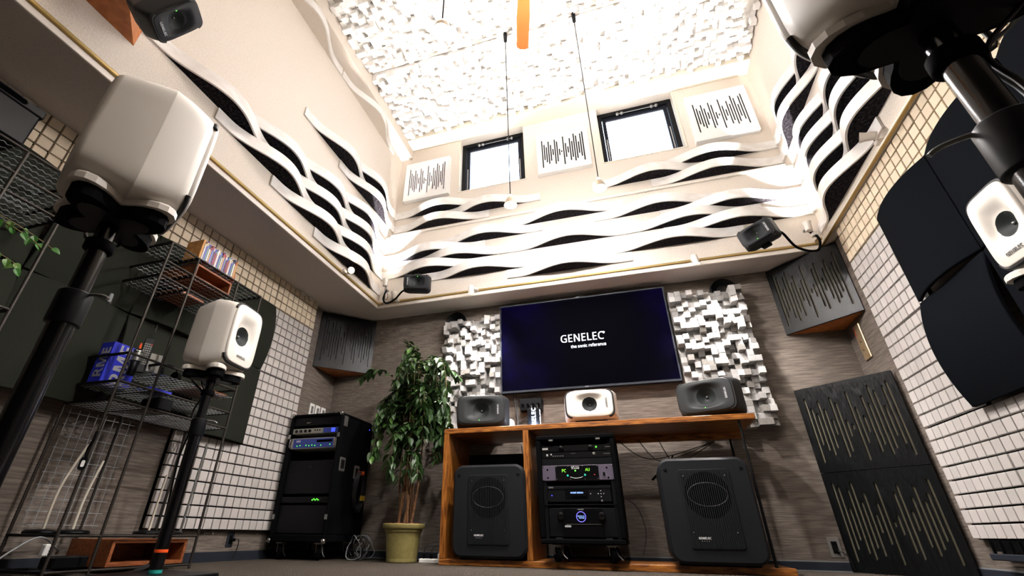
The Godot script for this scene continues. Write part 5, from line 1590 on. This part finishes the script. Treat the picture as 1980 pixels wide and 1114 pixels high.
	single("blue_booklet", "flat blue booklet on the middle deck beside the carton", "booklet", bb(-0.05, 0.05, 0.0, 0.014, -0.08, 0.06), M.blue_card_light, Transform3D(Basis(), Vector3(-2.62, 0.896, -1.97)))
	# odds and ends before the post
	var j := thing("steel_jar", "squat steel jar with a lid on the middle deck", "jar", Vector3(-2.66, 1.04, -1.83))
	part(j, "jar_body", MB.new().lathe([Vector2(0, 0), Vector2(0.028, 0), Vector2(0.03, 0.004), Vector2(0.03, 0.05), Vector2(0.028, 0.054)], 20), M.steel)
	part(j, "jar_lid", MB.new().lathe([Vector2(0.031, 0.05), Vector2(0.032, 0.06), Vector2(0.028, 0.065), Vector2(0.006, 0.066), Vector2(0.006, 0.078), Vector2(0.0, 0.079)], 20), M.chrome)
	part(j, "jar_base", MB.new().lathe([Vector2(0, -0.08), Vector2(0.022, -0.08), Vector2(0.024, -0.002), Vector2(0, -0.002)], 16), M.black_metal)
	single("marker_pen", "white marker pen with an orange cap in front of the jar", "pen", MB.new().tube([Vector3.ZERO, Vector3(0.0, 0.13, 0.004)], 0.005, 8), M.plastic_white, Transform3D(Basis(), Vector3(-2.70, 1.0, -1.86)))
	single("pen_cap", "orange cap on the white marker pen", "cap", MB.new().lathe([Vector2(0.006, 0.0), Vector2(0.0075, 0.01), Vector2(0.006, 0.03), Vector2(0.0, 0.04)], 10), M.orange_tape, Transform3D(Basis(), Vector3(-2.70, 1.13, -1.856)))
	var rm := thing("remote_control", "long black remote control with pale buttons standing on end", "remote control", Vector3(-2.70, 1.0, -1.90), Basis(Vector3.UP, 1.0) * Basis(Vector3.RIGHT, -0.12))
	part(rm, "shell", MB.new().ext(rrect(0.048, 0.22, 0.01), -0.008, 0.008, Transform3D(Basis(), Vector3(0, 0.11, 0)), 0.003), M.black_satin)
	for q in 10:
		for p in 4:
			part(rm, "button", bb(-0.018 + 0.0105 * p, -0.0105 + 0.0105 * p, 0.05 + 0.014 * q, 0.058 + 0.014 * q, 0.008, 0.0095), M.red_print if (q == 9 and p == 3) else M.print_grey)
	single("grey_case", "pale grey flat box standing behind the middle bars", "box", MB.new().box(Vector3(0, 0.055, 0), Vector3(0.02, 0.11, 0.07), 0.002), M.rack_silver, Transform3D(Basis(Vector3.UP, -0.3), Vector3(-2.66, 1.01, -1.945)))
	var ph := thing("head_phones", "tangled black headphones lying on the middle mesh deck", "headphones", Vector3(-2.68, 1.0, -2.08))
	var arc := []
	for k in 13: arc.append(Vector3(-0.02, 0.045 + 0.06 * sin(PI * k / 12.0), 0.075 * cos(PI * k / 12.0)))
	part(ph, "headband", MB.new().tube(arc, 0.006, 6), M.black_satin)
	for s in [-1.0, 1.0]: part(ph, "ear_cup", MB.new().tube([Vector3(-0.02, 0.04, s * 0.075), Vector3(-0.02, 0.04, s * 0.05)], 0.035, 14), M.rubber)
	single("brown_tray", "thin brown tray on the far end of the middle deck", "tray", bb(-0.12, 0.12, 0.0, 0.014, -0.12, 0.12), M.box_wood, Transform3D(Basis(), Vector3(-2.74, 1.002, -2.38)))
	single("brown_tray", "thin brown tray on the deck below the wooden box", "tray", bb(-0.12, 0.12, 0.0, 0.012, -0.10, 0.10), M.box_wood, Transform3D(Basis(), Vector3(-2.76, 1.545, -2.02)))
	var pd := thing("black_pedal", "small black pedal box on the lower mesh deck", "box", Vector3(-2.62, 0.796, -2.02))
	part(pd, "shell", MB.new().box(Vector3(0, 0.035, 0), Vector3(0.14, 0.07, 0.10), 0.008), M.black_satin)
	part(pd, "cap", MB.new().lathe([Vector2(0, 0.07), Vector2(0.012, 0.07), Vector2(0.012, 0.08), Vector2(0, 0.082)], 12), M.black_metal)
	# slim rods on round black feet
	for q in [[-2.70, -1.87, 0.34, 0.0], [-2.78, -2.36, 0.32, 0.02], [-2.78, -2.50, 0.30, 0.0], [-2.80, -1.80, 0.42, -0.03]]:
		var s := thing("rod_stand", "slim ivory rod rising from a round black foot on the lowest bars", "stand", Vector3(q[0], 0.172, q[1]), Basis(), "ivory rods on round feet")
		part(s, "round_foot", MB.new().lathe([Vector2(0, 0), Vector2(0.075, 0), Vector2(0.078, 0.006), Vector2(0.07, 0.016), Vector2(0.012, 0.02), Vector2(0, 0.02)], 24), M.black_satin)
		part(s, "rod", MB.new().tube(spline([Vector3(0, 0.02, 0), Vector3(0.0, q[2] * 0.5, 0.0), Vector3(0.02, q[2], -0.01 + q[3])], 5), 0.0065, 8), M.ivory)
	single("metal_rod", "long pale metal rod leaning behind the lowest bars", "rod", MB.new().tube([Vector3(-2.80, 0.17, -2.60), Vector3(-2.80, 0.72, -2.62)], 0.007, 8), M.steel)
	# floor clutter under the shelf
	var pb := thing("power_brick", "black power brick with white plug lying under the disc shelf", "adapter", Vector3(-2.66, 0.03, -1.86))
	part(pb, "brick", MB.new().box(Vector3(0, 0.025, 0), Vector3(0.10, 0.05, 0.16), 0.006), M.black_satin)
	part(pb, "white_plug", MB.new().box(Vector3(-0.02, 0.075, 0.09), Vector3(0.03, 0.05, 0.03), 0.004), M.plastic_white)
	single("mains_cable", "grey cord rising over the carpet at the foot of the shelf", "cable", MB.new().tube(spline([Vector3(-2.62, 0.11, -1.78), Vector3(-2.58, 0.16, -1.66), Vector3(-2.52, 0.10, -1.52), Vector3(-2.44, 0.01, -1.38)], 6), 0.0035, 6), M.cable_grey)
	for k in 3:
		single("floor_cable", "black cable crossing the carpet to the slim speaker stand", "cable", MB.new().tube(spline([Vector3(-2.50, 0.05, -2.22), Vector3(-2.46, 0.012, -2.10 + 0.02 * k), Vector3(-2.40, 0.01, -1.80 - 0.03 * k), Vector3(-2.30, 0.01, -1.40)], 8), 0.005, 5), M.cable_black, Transform3D(), "cables at the slim stand")
	single("key_strap", "black strap with a white fob hanging on the near shelf post", "strap", MB.new().tube(spline([Vector3(-2.545, 0.62, -1.70), Vector3(-2.53, 0.58, -1.69), Vector3(-2.545, 0.54, -1.69), Vector3(-2.54, 0.50, -1.69)], 5), 0.006, 6), M.rubber)
	var fob := thing("key_fob", "oval black fob with a white centre below the strap", "fob", Vector3(-2.54, 0.47, -1.69), Basis(Vector3.UP, 0.8))
	part(fob, "shell", MB.new().ext(rrect(0.03, 0.06, 0.012), -0.005, 0.005), M.black_satin)
	part(fob, "white_centre", MB.new().ext(rrect(0.014, 0.03, 0.006), 0.005, 0.0065), M.plastic_white)

func open_box(label: String, at: Vector3, s: Vector3, t: float) -> void:
	# open towards +x
	var o := thing("wooden_box", label, "box", at, Basis(), "open wooden boxes on the disc shelf")
	part(o, "bottom", bb(-s.x / 2, s.x / 2, 0, t, -s.z / 2, s.z / 2, null, 0.001), M.box_wood)
	part(o, "top", bb(-s.x / 2, s.x / 2, s.y - t, s.y, -s.z / 2, s.z / 2, null, 0.001), M.box_wood)
	for k in [-1.0, 1.0]:
		part(o, "side", bb(-s.x / 2, s.x / 2, t, s.y - t, k * (s.z / 2) - (t if k > 0 else 0.0), k * (s.z / 2) + (t if k < 0 else 0.0), null, 0.001), M.box_wood)
	part(o, "back", bb(-s.x / 2, -s.x / 2 + 0.006, t, s.y - t, -s.z / 2 + t, s.z / 2 - t), M.box_wood)

# ---------- lamps, ceiling fan, small wall things ----------
func spot_light(parent: Node3D, at: Vector3, dir: Vector3, c: Color, e: float, angle: float, size: float) -> void:
	var l := SpotLight3D.new()
	l.name = "beam"
	l.light_color = c
	l.light_energy = e
	l.spot_range = 12.0
	l.spot_attenuation = 2.0
	l.spot_angle = angle
	l.spot_angle_attenuation = 0.8
	l.light_size = size
	l.shadow_enabled = true
	parent.add_child(l)
	l.transform = Transform3D(face(-dir, Vector3.UP if absf(dir.normalized().y) < 0.95 else Vector3.RIGHT), at)

func track_spot(label: String, foot: Vector3, head: Vector3, dir: Vector3, e: float, lit := true, cone := 46.0) -> void:
	var o := thing("track_spotlight", label, "spotlight", foot, Basis(), "white track spotlights")
	var h := head - foot
	part(o, "adapter", MB.new().box(Vector3.ZERO, Vector3(0.045, 0.03, 0.045), 0.004), M.white_trim)
	part(o, "arm", MB.new().tube([Vector3.ZERO, h * 0.5 + Vector3(0, 0.01, 0), h], 0.006, 8), M.chrome)
	var d := dir.normalized()
	var B := face(d, Vector3.UP if absf(d.y) < 0.95 else Vector3.RIGHT)
	part(o, "lamp_head", MB.new().lathe([Vector2(0, -0.06), Vector2(0.022, -0.06), Vector2(0.026, -0.05), Vector2(0.028, 0.0), Vector2(0.034, 0.024), Vector2(0.031, 0.024), Vector2(0.026, 0.004), Vector2(0.0, 0.004)], 20, Transform3D(B * Basis(Vector3.RIGHT, PI / 2), h)), M.white_trim)
	if lit:
		part(o, "lamp_lens", MB.new().lathe([Vector2(0, 0.010), Vector2(0.026, 0.010), Vector2(0.022, 0.016), Vector2(0.0, 0.018)], 18, Transform3D(B * Basis(Vector3.RIGHT, PI / 2), h)), M.lamp_face)
		spot_light(o, h + d * 0.045, d, LAMP_WHITE, e, cone, 0.03)

func lamps() -> void:
	# pendants on long cords
	var k := 0
	for q in [[-0.662, -2.893, 2.513], [0.039, -2.893, 2.513], [-0.655, -1.36, 2.51], [0.045, -1.27, 2.51]]:
		var o := thing("pendant_lamp", "white glass bell pendant lamp on a long dark cord", "pendant lamp", Vector3(q[0], q[2], q[1]), Basis(), "bell pendants in the light well")
		part(o, "cord", MB.new().tube([Vector3(0, 0.110, 0), Vector3(0, YT - q[2] - 0.12, 0)], 0.0042, 6), M.iron_dark)
		part(o, "ceiling_rose", MB.new().lathe([Vector2(0.0, YT - q[2] - 0.14), Vector2(0.016, YT - q[2] - 0.14), Vector2(0.02, YT - q[2] - 0.02), Vector2(0.03, YT - q[2])], 16), M.black_metal)
		part(o, "cap", MB.new().lathe([Vector2(0.0, 0.112), Vector2(0.007, 0.110), Vector2(0.011, 0.102), Vector2(0.010, 0.098), Vector2(0.0, 0.098)], 16), M.steel)
		# added glowing neck and lamp, put in to brighten the walls of the well
		part(o, "added_glow_neck", MB.new().lathe([Vector2(0.0, 0.0805), Vector2(0.013, 0.082), Vector2(0.015, 0.089), Vector2(0.012, 0.096), Vector2(0.0, 0.098)], 16), M.added_neck_glow)
		var nl := OmniLight3D.new()
		nl.name = "added_neck_light"
		nl.light_color = LAMP_WHITE
		nl.light_energy = ADDED_NECK * (1.0 if k < 2 else 0.15)
		nl.omni_range = 14.0
		nl.omni_attenuation = 2.0
		nl.light_size = 0.006
		nl.shadow_enabled = true
		o.add_child(nl)
		nl.position = Vector3(0, 0.090, 0)
		part(o, "lamp_shade", MB.new().lathe([Vector2(0.052, 0.0), Vector2(0.046, 0.022), Vector2(0.036, 0.05), Vector2(0.022, 0.074), Vector2(0.012, 0.08), Vector2(0.020, 0.071), Vector2(0.034, 0.048), Vector2(0.043, 0.022), Vector2(0.049, 0.0), Vector2(0.052, 0.0)], 28), M.shade_glass)
		part(o, "bulb", MB.new().lathe([Vector2(0.0, -0.002), Vector2(0.013, 0.004), Vector2(0.02, 0.018), Vector2(0.016, 0.036), Vector2(0.008, 0.056), Vector2(0.0, 0.06)], 16), M.bulb_face)
		var l := OmniLight3D.new()
		l.name = "bulb_light"
		l.light_color = LAMP_WHITE
		l.light_energy = PENDANT * (1.0 if k < 2 else 0.8)
		l.omni_range = 14.0
		l.omni_attenuation = 2.0
		l.light_size = 0.018
		l.shadow_enabled = true
		o.add_child(l)
		l.position = Vector3(0, 0.022, 0)
		k += 1
	# spotlights on the gold track
	track_spot("lit spotlight on the back track above the left block diffuser", Vector3(-1.27, 2.332, WZ + 0.035), Vector3(-1.29, 2.272, -3.79), Vector3(0.0, -1.0, -0.24), SPOT)
	track_spot("lit spotlight on the back track above the right block diffuser", Vector3(0.745, 2.332, WZ + 0.035), Vector3(0.74, 2.262, -3.79), Vector3(0.12, -1.0, -0.24), SPOT)
	track_spot("lit spotlight on the left track facing into the room", Vector3(WX + 0.035, 2.338, -3.19), Vector3(-2.325, 2.375, -3.25), Vector3(0.9, -0.25, 0.55), SPOT * 0.35)
	track_spot("unlit spotlight hanging below the left corner speaker", Vector3(-2.14, 2.332, WZ + 0.035), Vector3(-2.17, 2.40, -3.86), Vector3(-0.1, 1.0, 0.1), 0.0, false)
	track_spot("spotlight on the back track washing the left back corner", Vector3(-2.29, 2.332, WZ + 0.035), Vector3(-2.255, 2.54, -3.80), Vector3(0.10, 1.0, 0.12), CORNER)
	track_spot("spotlight on the right track washing the right back corner", Vector3(1.66, 2.36, -3.80), Vector3(1.62, 2.44, -3.76), Vector3(0.02, 1.0, 0.05), CORNER)
	track_spot("unlit spotlight on the right well wall among the wave panels", Vector3(1.735, 2.36, -2.76), Vector3(1.66, 2.40, -2.735), Vector3(-0.8, 0.3, -0.3), 0.0, false)
	# added uplights beyond the frame, put in to brighten the ceiling of the well
	track_spot("added unseen uplight on the near part of the left track", Vector3(WX + 0.035, 2.35, -0.30), Vector3(-2.28, 2.42, -0.32), Vector3(0.95, 1.0, -0.85), ADDED_UPLIGHT, true, 28.0)
	track_spot("added unseen uplight on the near part of the right well wall", Vector3(1.735, 2.36, -0.95), Vector3(1.64, 2.42, -0.97), Vector3(-0.75, 1.0, -0.62), ADDED_UPLIGHT, true, 28.0)
	track_spot("added unseen uplight on the front wall of the well", Vector3(-0.3, 2.36, WF - 0.03), Vector3(-0.3, 2.42, WF - 0.12), Vector3(0.0, 1.0, -1.1), ADDED_UPLIGHT, true, 28.0)

func ceiling_things() -> void:
	# pendant rail in the gap between the diffusers
	struct("trim_10", "slim white rail between the ceiling diffusers", "rail", bb(-2.1, 1.65, YT - 0.02, YT, -2.905, -2.875), M.white_trim)
	var o := thing("ceiling_fan", "ceiling fan with orange brown wooden blades", "fan", Vector3(-0.295, 4.24, -2.075))
	part(o, "down_rod", MB.new().tube([Vector3(0, 0.06, 0), Vector3(0, YT - 4.24, 0)], 0.012, 10), M.white_trim)
	part(o, "motor", MB.new().lathe([Vector2(0.0, -0.05), Vector2(0.07, -0.045), Vector2(0.09, -0.01), Vector2(0.085, 0.04), Vector2(0.03, 0.065), Vector2(0.0, 0.065)], 24), M.white_trim)
	for k in 4:
		var B := Basis(Vector3.UP, atan2(-0.247, -0.969) - PI / 2 + PI / 2 * k)
		var pl := PackedVector2Array([Vector2(0.13, -0.045), Vector2(0.40, -0.058), Vector2(0.69, -0.056), Vector2(0.71, -0.03), Vector2(0.712, 0.02), Vector2(0.69, 0.052), Vector2(0.40, 0.058), Vector2(0.13, 0.045)])
		part(o, "blade", MB.new().ext(pl, -0.005, 0.005, Transform3D(B * Basis(Vector3.RIGHT, -PI / 2 + 0.12), Vector3.ZERO)), M.fan_wood)
		part(o, "blade_iron", bb(0.05, 0.18, -0.012, -0.002, -0.015, 0.015), M.white_trim, Transform3D(B, Vector3.ZERO))
	# glass globe lamp under the fan
	part(o, "lamp_globe", MB.new().lathe([Vector2(0.0, -0.27), Vector2(0.05, -0.26), Vector2(0.085, -0.225), Vector2(0.10, -0.17), Vector2(0.085, -0.11), Vector2(0.05, -0.07), Vector2(0.05, -0.05)], 24), M.bulb_face)
	var l := OmniLight3D.new()
	l.name = "globe_light"
	l.light_color = LAMP_WHITE
	l.light_energy = FANLAMP
	l.omni_range = 14.0
	l.omni_attenuation = 2.0
	l.light_size = 0.09
	l.shadow_enabled = true
	o.add_child(l)
	l.position = Vector3(0, -0.17, 0)
	var s := thing("smoke_detector", "round white detector on the ceiling between the diffusers", "detector", Vector3(-0.165, YT - 0.125, -3.205))
	part(s, "shell", MB.new().lathe([Vector2(0.0, -0.03), Vector2(0.03, -0.03), Vector2(0.045, -0.015), Vector2(0.05, 0.0), Vector2(0.05, 0.02), Vector2(0.0, 0.02)], 24), M.white_paint)
	part(s, "ring", MB.new().lathe([Vector2(0.052, -0.004), Vector2(0.058, -0.004), Vector2(0.058, 0.004), Vector2(0.052, 0.004)], 24), M.plastic_white)

func socket(called: String, label: String, X: Transform3D, w: float, h: float, body: Material, inner: Material, group := "") -> Node3D:
	var o := thing(called, label, "socket", X.origin, X.basis, group)
	part(o, "plate", MB.new().ext(rrect(w, h, 0.006), 0.0, 0.006, Transform3D(), 0.002), body)
	part(o, "insert", bb(-w * 0.24, w * 0.24, -h * 0.30, h * 0.30, 0.006, 0.009, null, 0.001), inner)
	for y in [-0.16, 0.16]:
		part(o, "outlet_slot", bb(-0.006, -0.003, h * y - 0.006, h * y + 0.006, 0.009, 0.0098), M.hole)
		part(o, "outlet_slot", bb(0.003, 0.006, h * y - 0.006, h * y + 0.006, 0.009, 0.0098), M.hole)
	return o

func small_things() -> void:
	for k in 3:
		var z: float = [-3.898, -3.99, -4.085][k]
		socket("wall_socket", "white wall plate in the row of three above the flight-case rack", Transform3D(face(Vector3.RIGHT), Vector3(XL, 1.25, z)), 0.073, 0.12, M.plastic_white, M.print_grey, "white wall plates over the flight-case rack")
	var s := socket("wall_socket", "grey socket with a black plug low on the back wall near the standing diffusers", Transform3D(Basis(), Vector3(1.217, 0.142, WB)), 0.073, 0.12, M.print_grey, M.black_metal)
	part(s, "plug", MB.new().tube([Vector3(0.0, -0.02, 0.009), Vector3(0.004, -0.022, 0.035)], 0.011, 10), M.rubber)
	part(s, "plug_cord", MB.new().tube(spline([Vector3(0.004, -0.022, 0.035), Vector3(0.03, -0.03, 0.05), Vector3(0.05, -0.07, 0.06), Vector3(0.06, -0.13, 0.05)], 6), 0.004, 6), M.cable_black)
	s = socket("wall_socket", "grey socket with a black plug low on the left wall under the tiles", Transform3D(face(Vector3.RIGHT), Vector3(XL, 0.138, -3.222)), 0.066, 0.10, M.base_board, M.black_metal)
	part(s, "plug", MB.new().tube([Vector3(0.006, 0.0, 0.009), Vector3(0.012, -0.002, 0.04)], 0.011, 10), M.rubber)
	part(s, "plug_cord", MB.new().tube(spline([Vector3(0.012, -0.002, 0.04), Vector3(0.035, 0.0, 0.05), Vector3(0.04, -0.05, 0.05), Vector3(0.03, -0.12, 0.04)], 6), 0.004, 6), M.cable_black)
	# call plate on the right wall
	var p := thing("call_plate", "long beige metal plate with red marks beside the right corner diffuser", "plate", Vector3(XR, 1.50, -4.016), face(Vector3.LEFT))
	part(p, "plate", MB.new().box(Vector3(0, 0, 0.006), Vector3(0.108, 0.27, 0.012), 0.004), M.brass_plate)
	part(p, "red_label", bb(-0.042, -0.032, 0.055, 0.12, 0.012, 0.013), M.red_print)
	for q in [[0.0, 0.0], [-0.008, -0.062]]:
		knob(p, Vector3(q[0], q[1], 0.012), 0.007, 0.006, M.chrome, "button")
	for q in [[-0.02, 0.022], [-0.018, -0.045], [0.028, -0.11]]:
		part(p, "red_mark", bb(q[0] - 0.004, q[0] + 0.004, q[1] - 0.004, q[1] + 0.004, 0.012, 0.013), M.red_print)
	# round black ports on the back wall above the block diffusers
	for k in 2:
		var o := thing("wall_port", ["round black flared port above the left block diffuser", "round black flared port above the right block diffuser"][k], "port", Vector3([-1.572, 0.977][k], 2.135, WB), Basis(Vector3.RIGHT, PI / 2), "round black ports over the block diffusers")
		part(o, "outer_ring", MB.new().lathe([Vector2(0.108, 0.0), Vector2(0.112, 0.03), Vector2(0.106, 0.05), Vector2(0.098, 0.045), Vector2(0.075, 0.012), Vector2(0.06, 0.004)], 36), M.black_satin)
		part(o, "inner_ring", MB.new().lathe([Vector2(0.0, 0.003), Vector2(0.05, 0.003), Vector2(0.054, 0.012), Vector2(0.058, 0.012), Vector2(0.06, 0.004)], 32), M.black_gloss)
	# three cream clips on the cornice by the left corner
	for k in 3:
		single("cornice_clip", "small cream block in the row on the ceiling edge over the left tiles", "block", MB.new().box(Vector3.ZERO, Vector3(0.03, 0.03, 0.05), 0.005), M.ivory, Transform3D(Basis(), Vector3(XL + 0.06, 2.268, [-3.35, -3.48, -3.59][k])), "cream blocks on the ceiling edge")
	# hanging wires in the right bay of the cabinet and a wire hanger
	for k in 3:
		single("slack_wire", "slack black wire hanging under the cabinet top", "cable", MB.new().tube(spline([Vector3(-0.10 + 0.15 * k, 0.86, -4.02), Vector3(0.05 + 0.12 * k, 0.74 - 0.03 * k, -4.05), Vector3(0.22 + 0.1 * k, 0.73, -4.07), Vector3(0.60, 0.83, -4.05)], 8), 0.0035, 6), M.cable_black, Transform3D(), "wires in the right bay")
	single("slack_wire", "black wire hanging beside the equipment rack down to the cabinet floor", "cable", MB.new().tube(spline([Vector3(-0.08, 0.42, -3.80), Vector3(-0.02, 0.36, -3.80), Vector3(0.01, 0.22, -3.80), Vector3(-0.03, 0.08, -3.78)], 8), 0.004, 6), M.cable_black)
	single("slack_wire", "pale wire loop hanging in the left bay above the subwoofer", "cable", MB.new().tube(spline([Vector3(-0.90, 0.86, -4.06), Vector3(-0.89, 0.79, -4.05), Vector3(-0.86, 0.77, -4.05), Vector3(-0.83, 0.82, -4.06)], 8), 0.003, 6), M.cable_grey)
	var hb := thing("thin_hanger", "black hook hanging from the slack wire behind the right subwoofer", "hanger", Vector3(0.28, 0.60, -4.06))
	part(hb, "hook", MB.new().tube(spline([Vector3(0, 0.06, 0), Vector3(0.0, 0.12, 0), Vector3(0.01, 0.14, 0)], 4), 0.006, 6), M.rubber)
	part(hb, "shoulder", MB.new().tube(spline([Vector3(-0.17, -0.03, 0), Vector3(-0.08, 0.04, 0), Vector3(0, 0.065, 0), Vector3(0.08, 0.04, 0), Vector3(0.17, -0.03, 0)], 6), 0.009, 6), M.rubber)
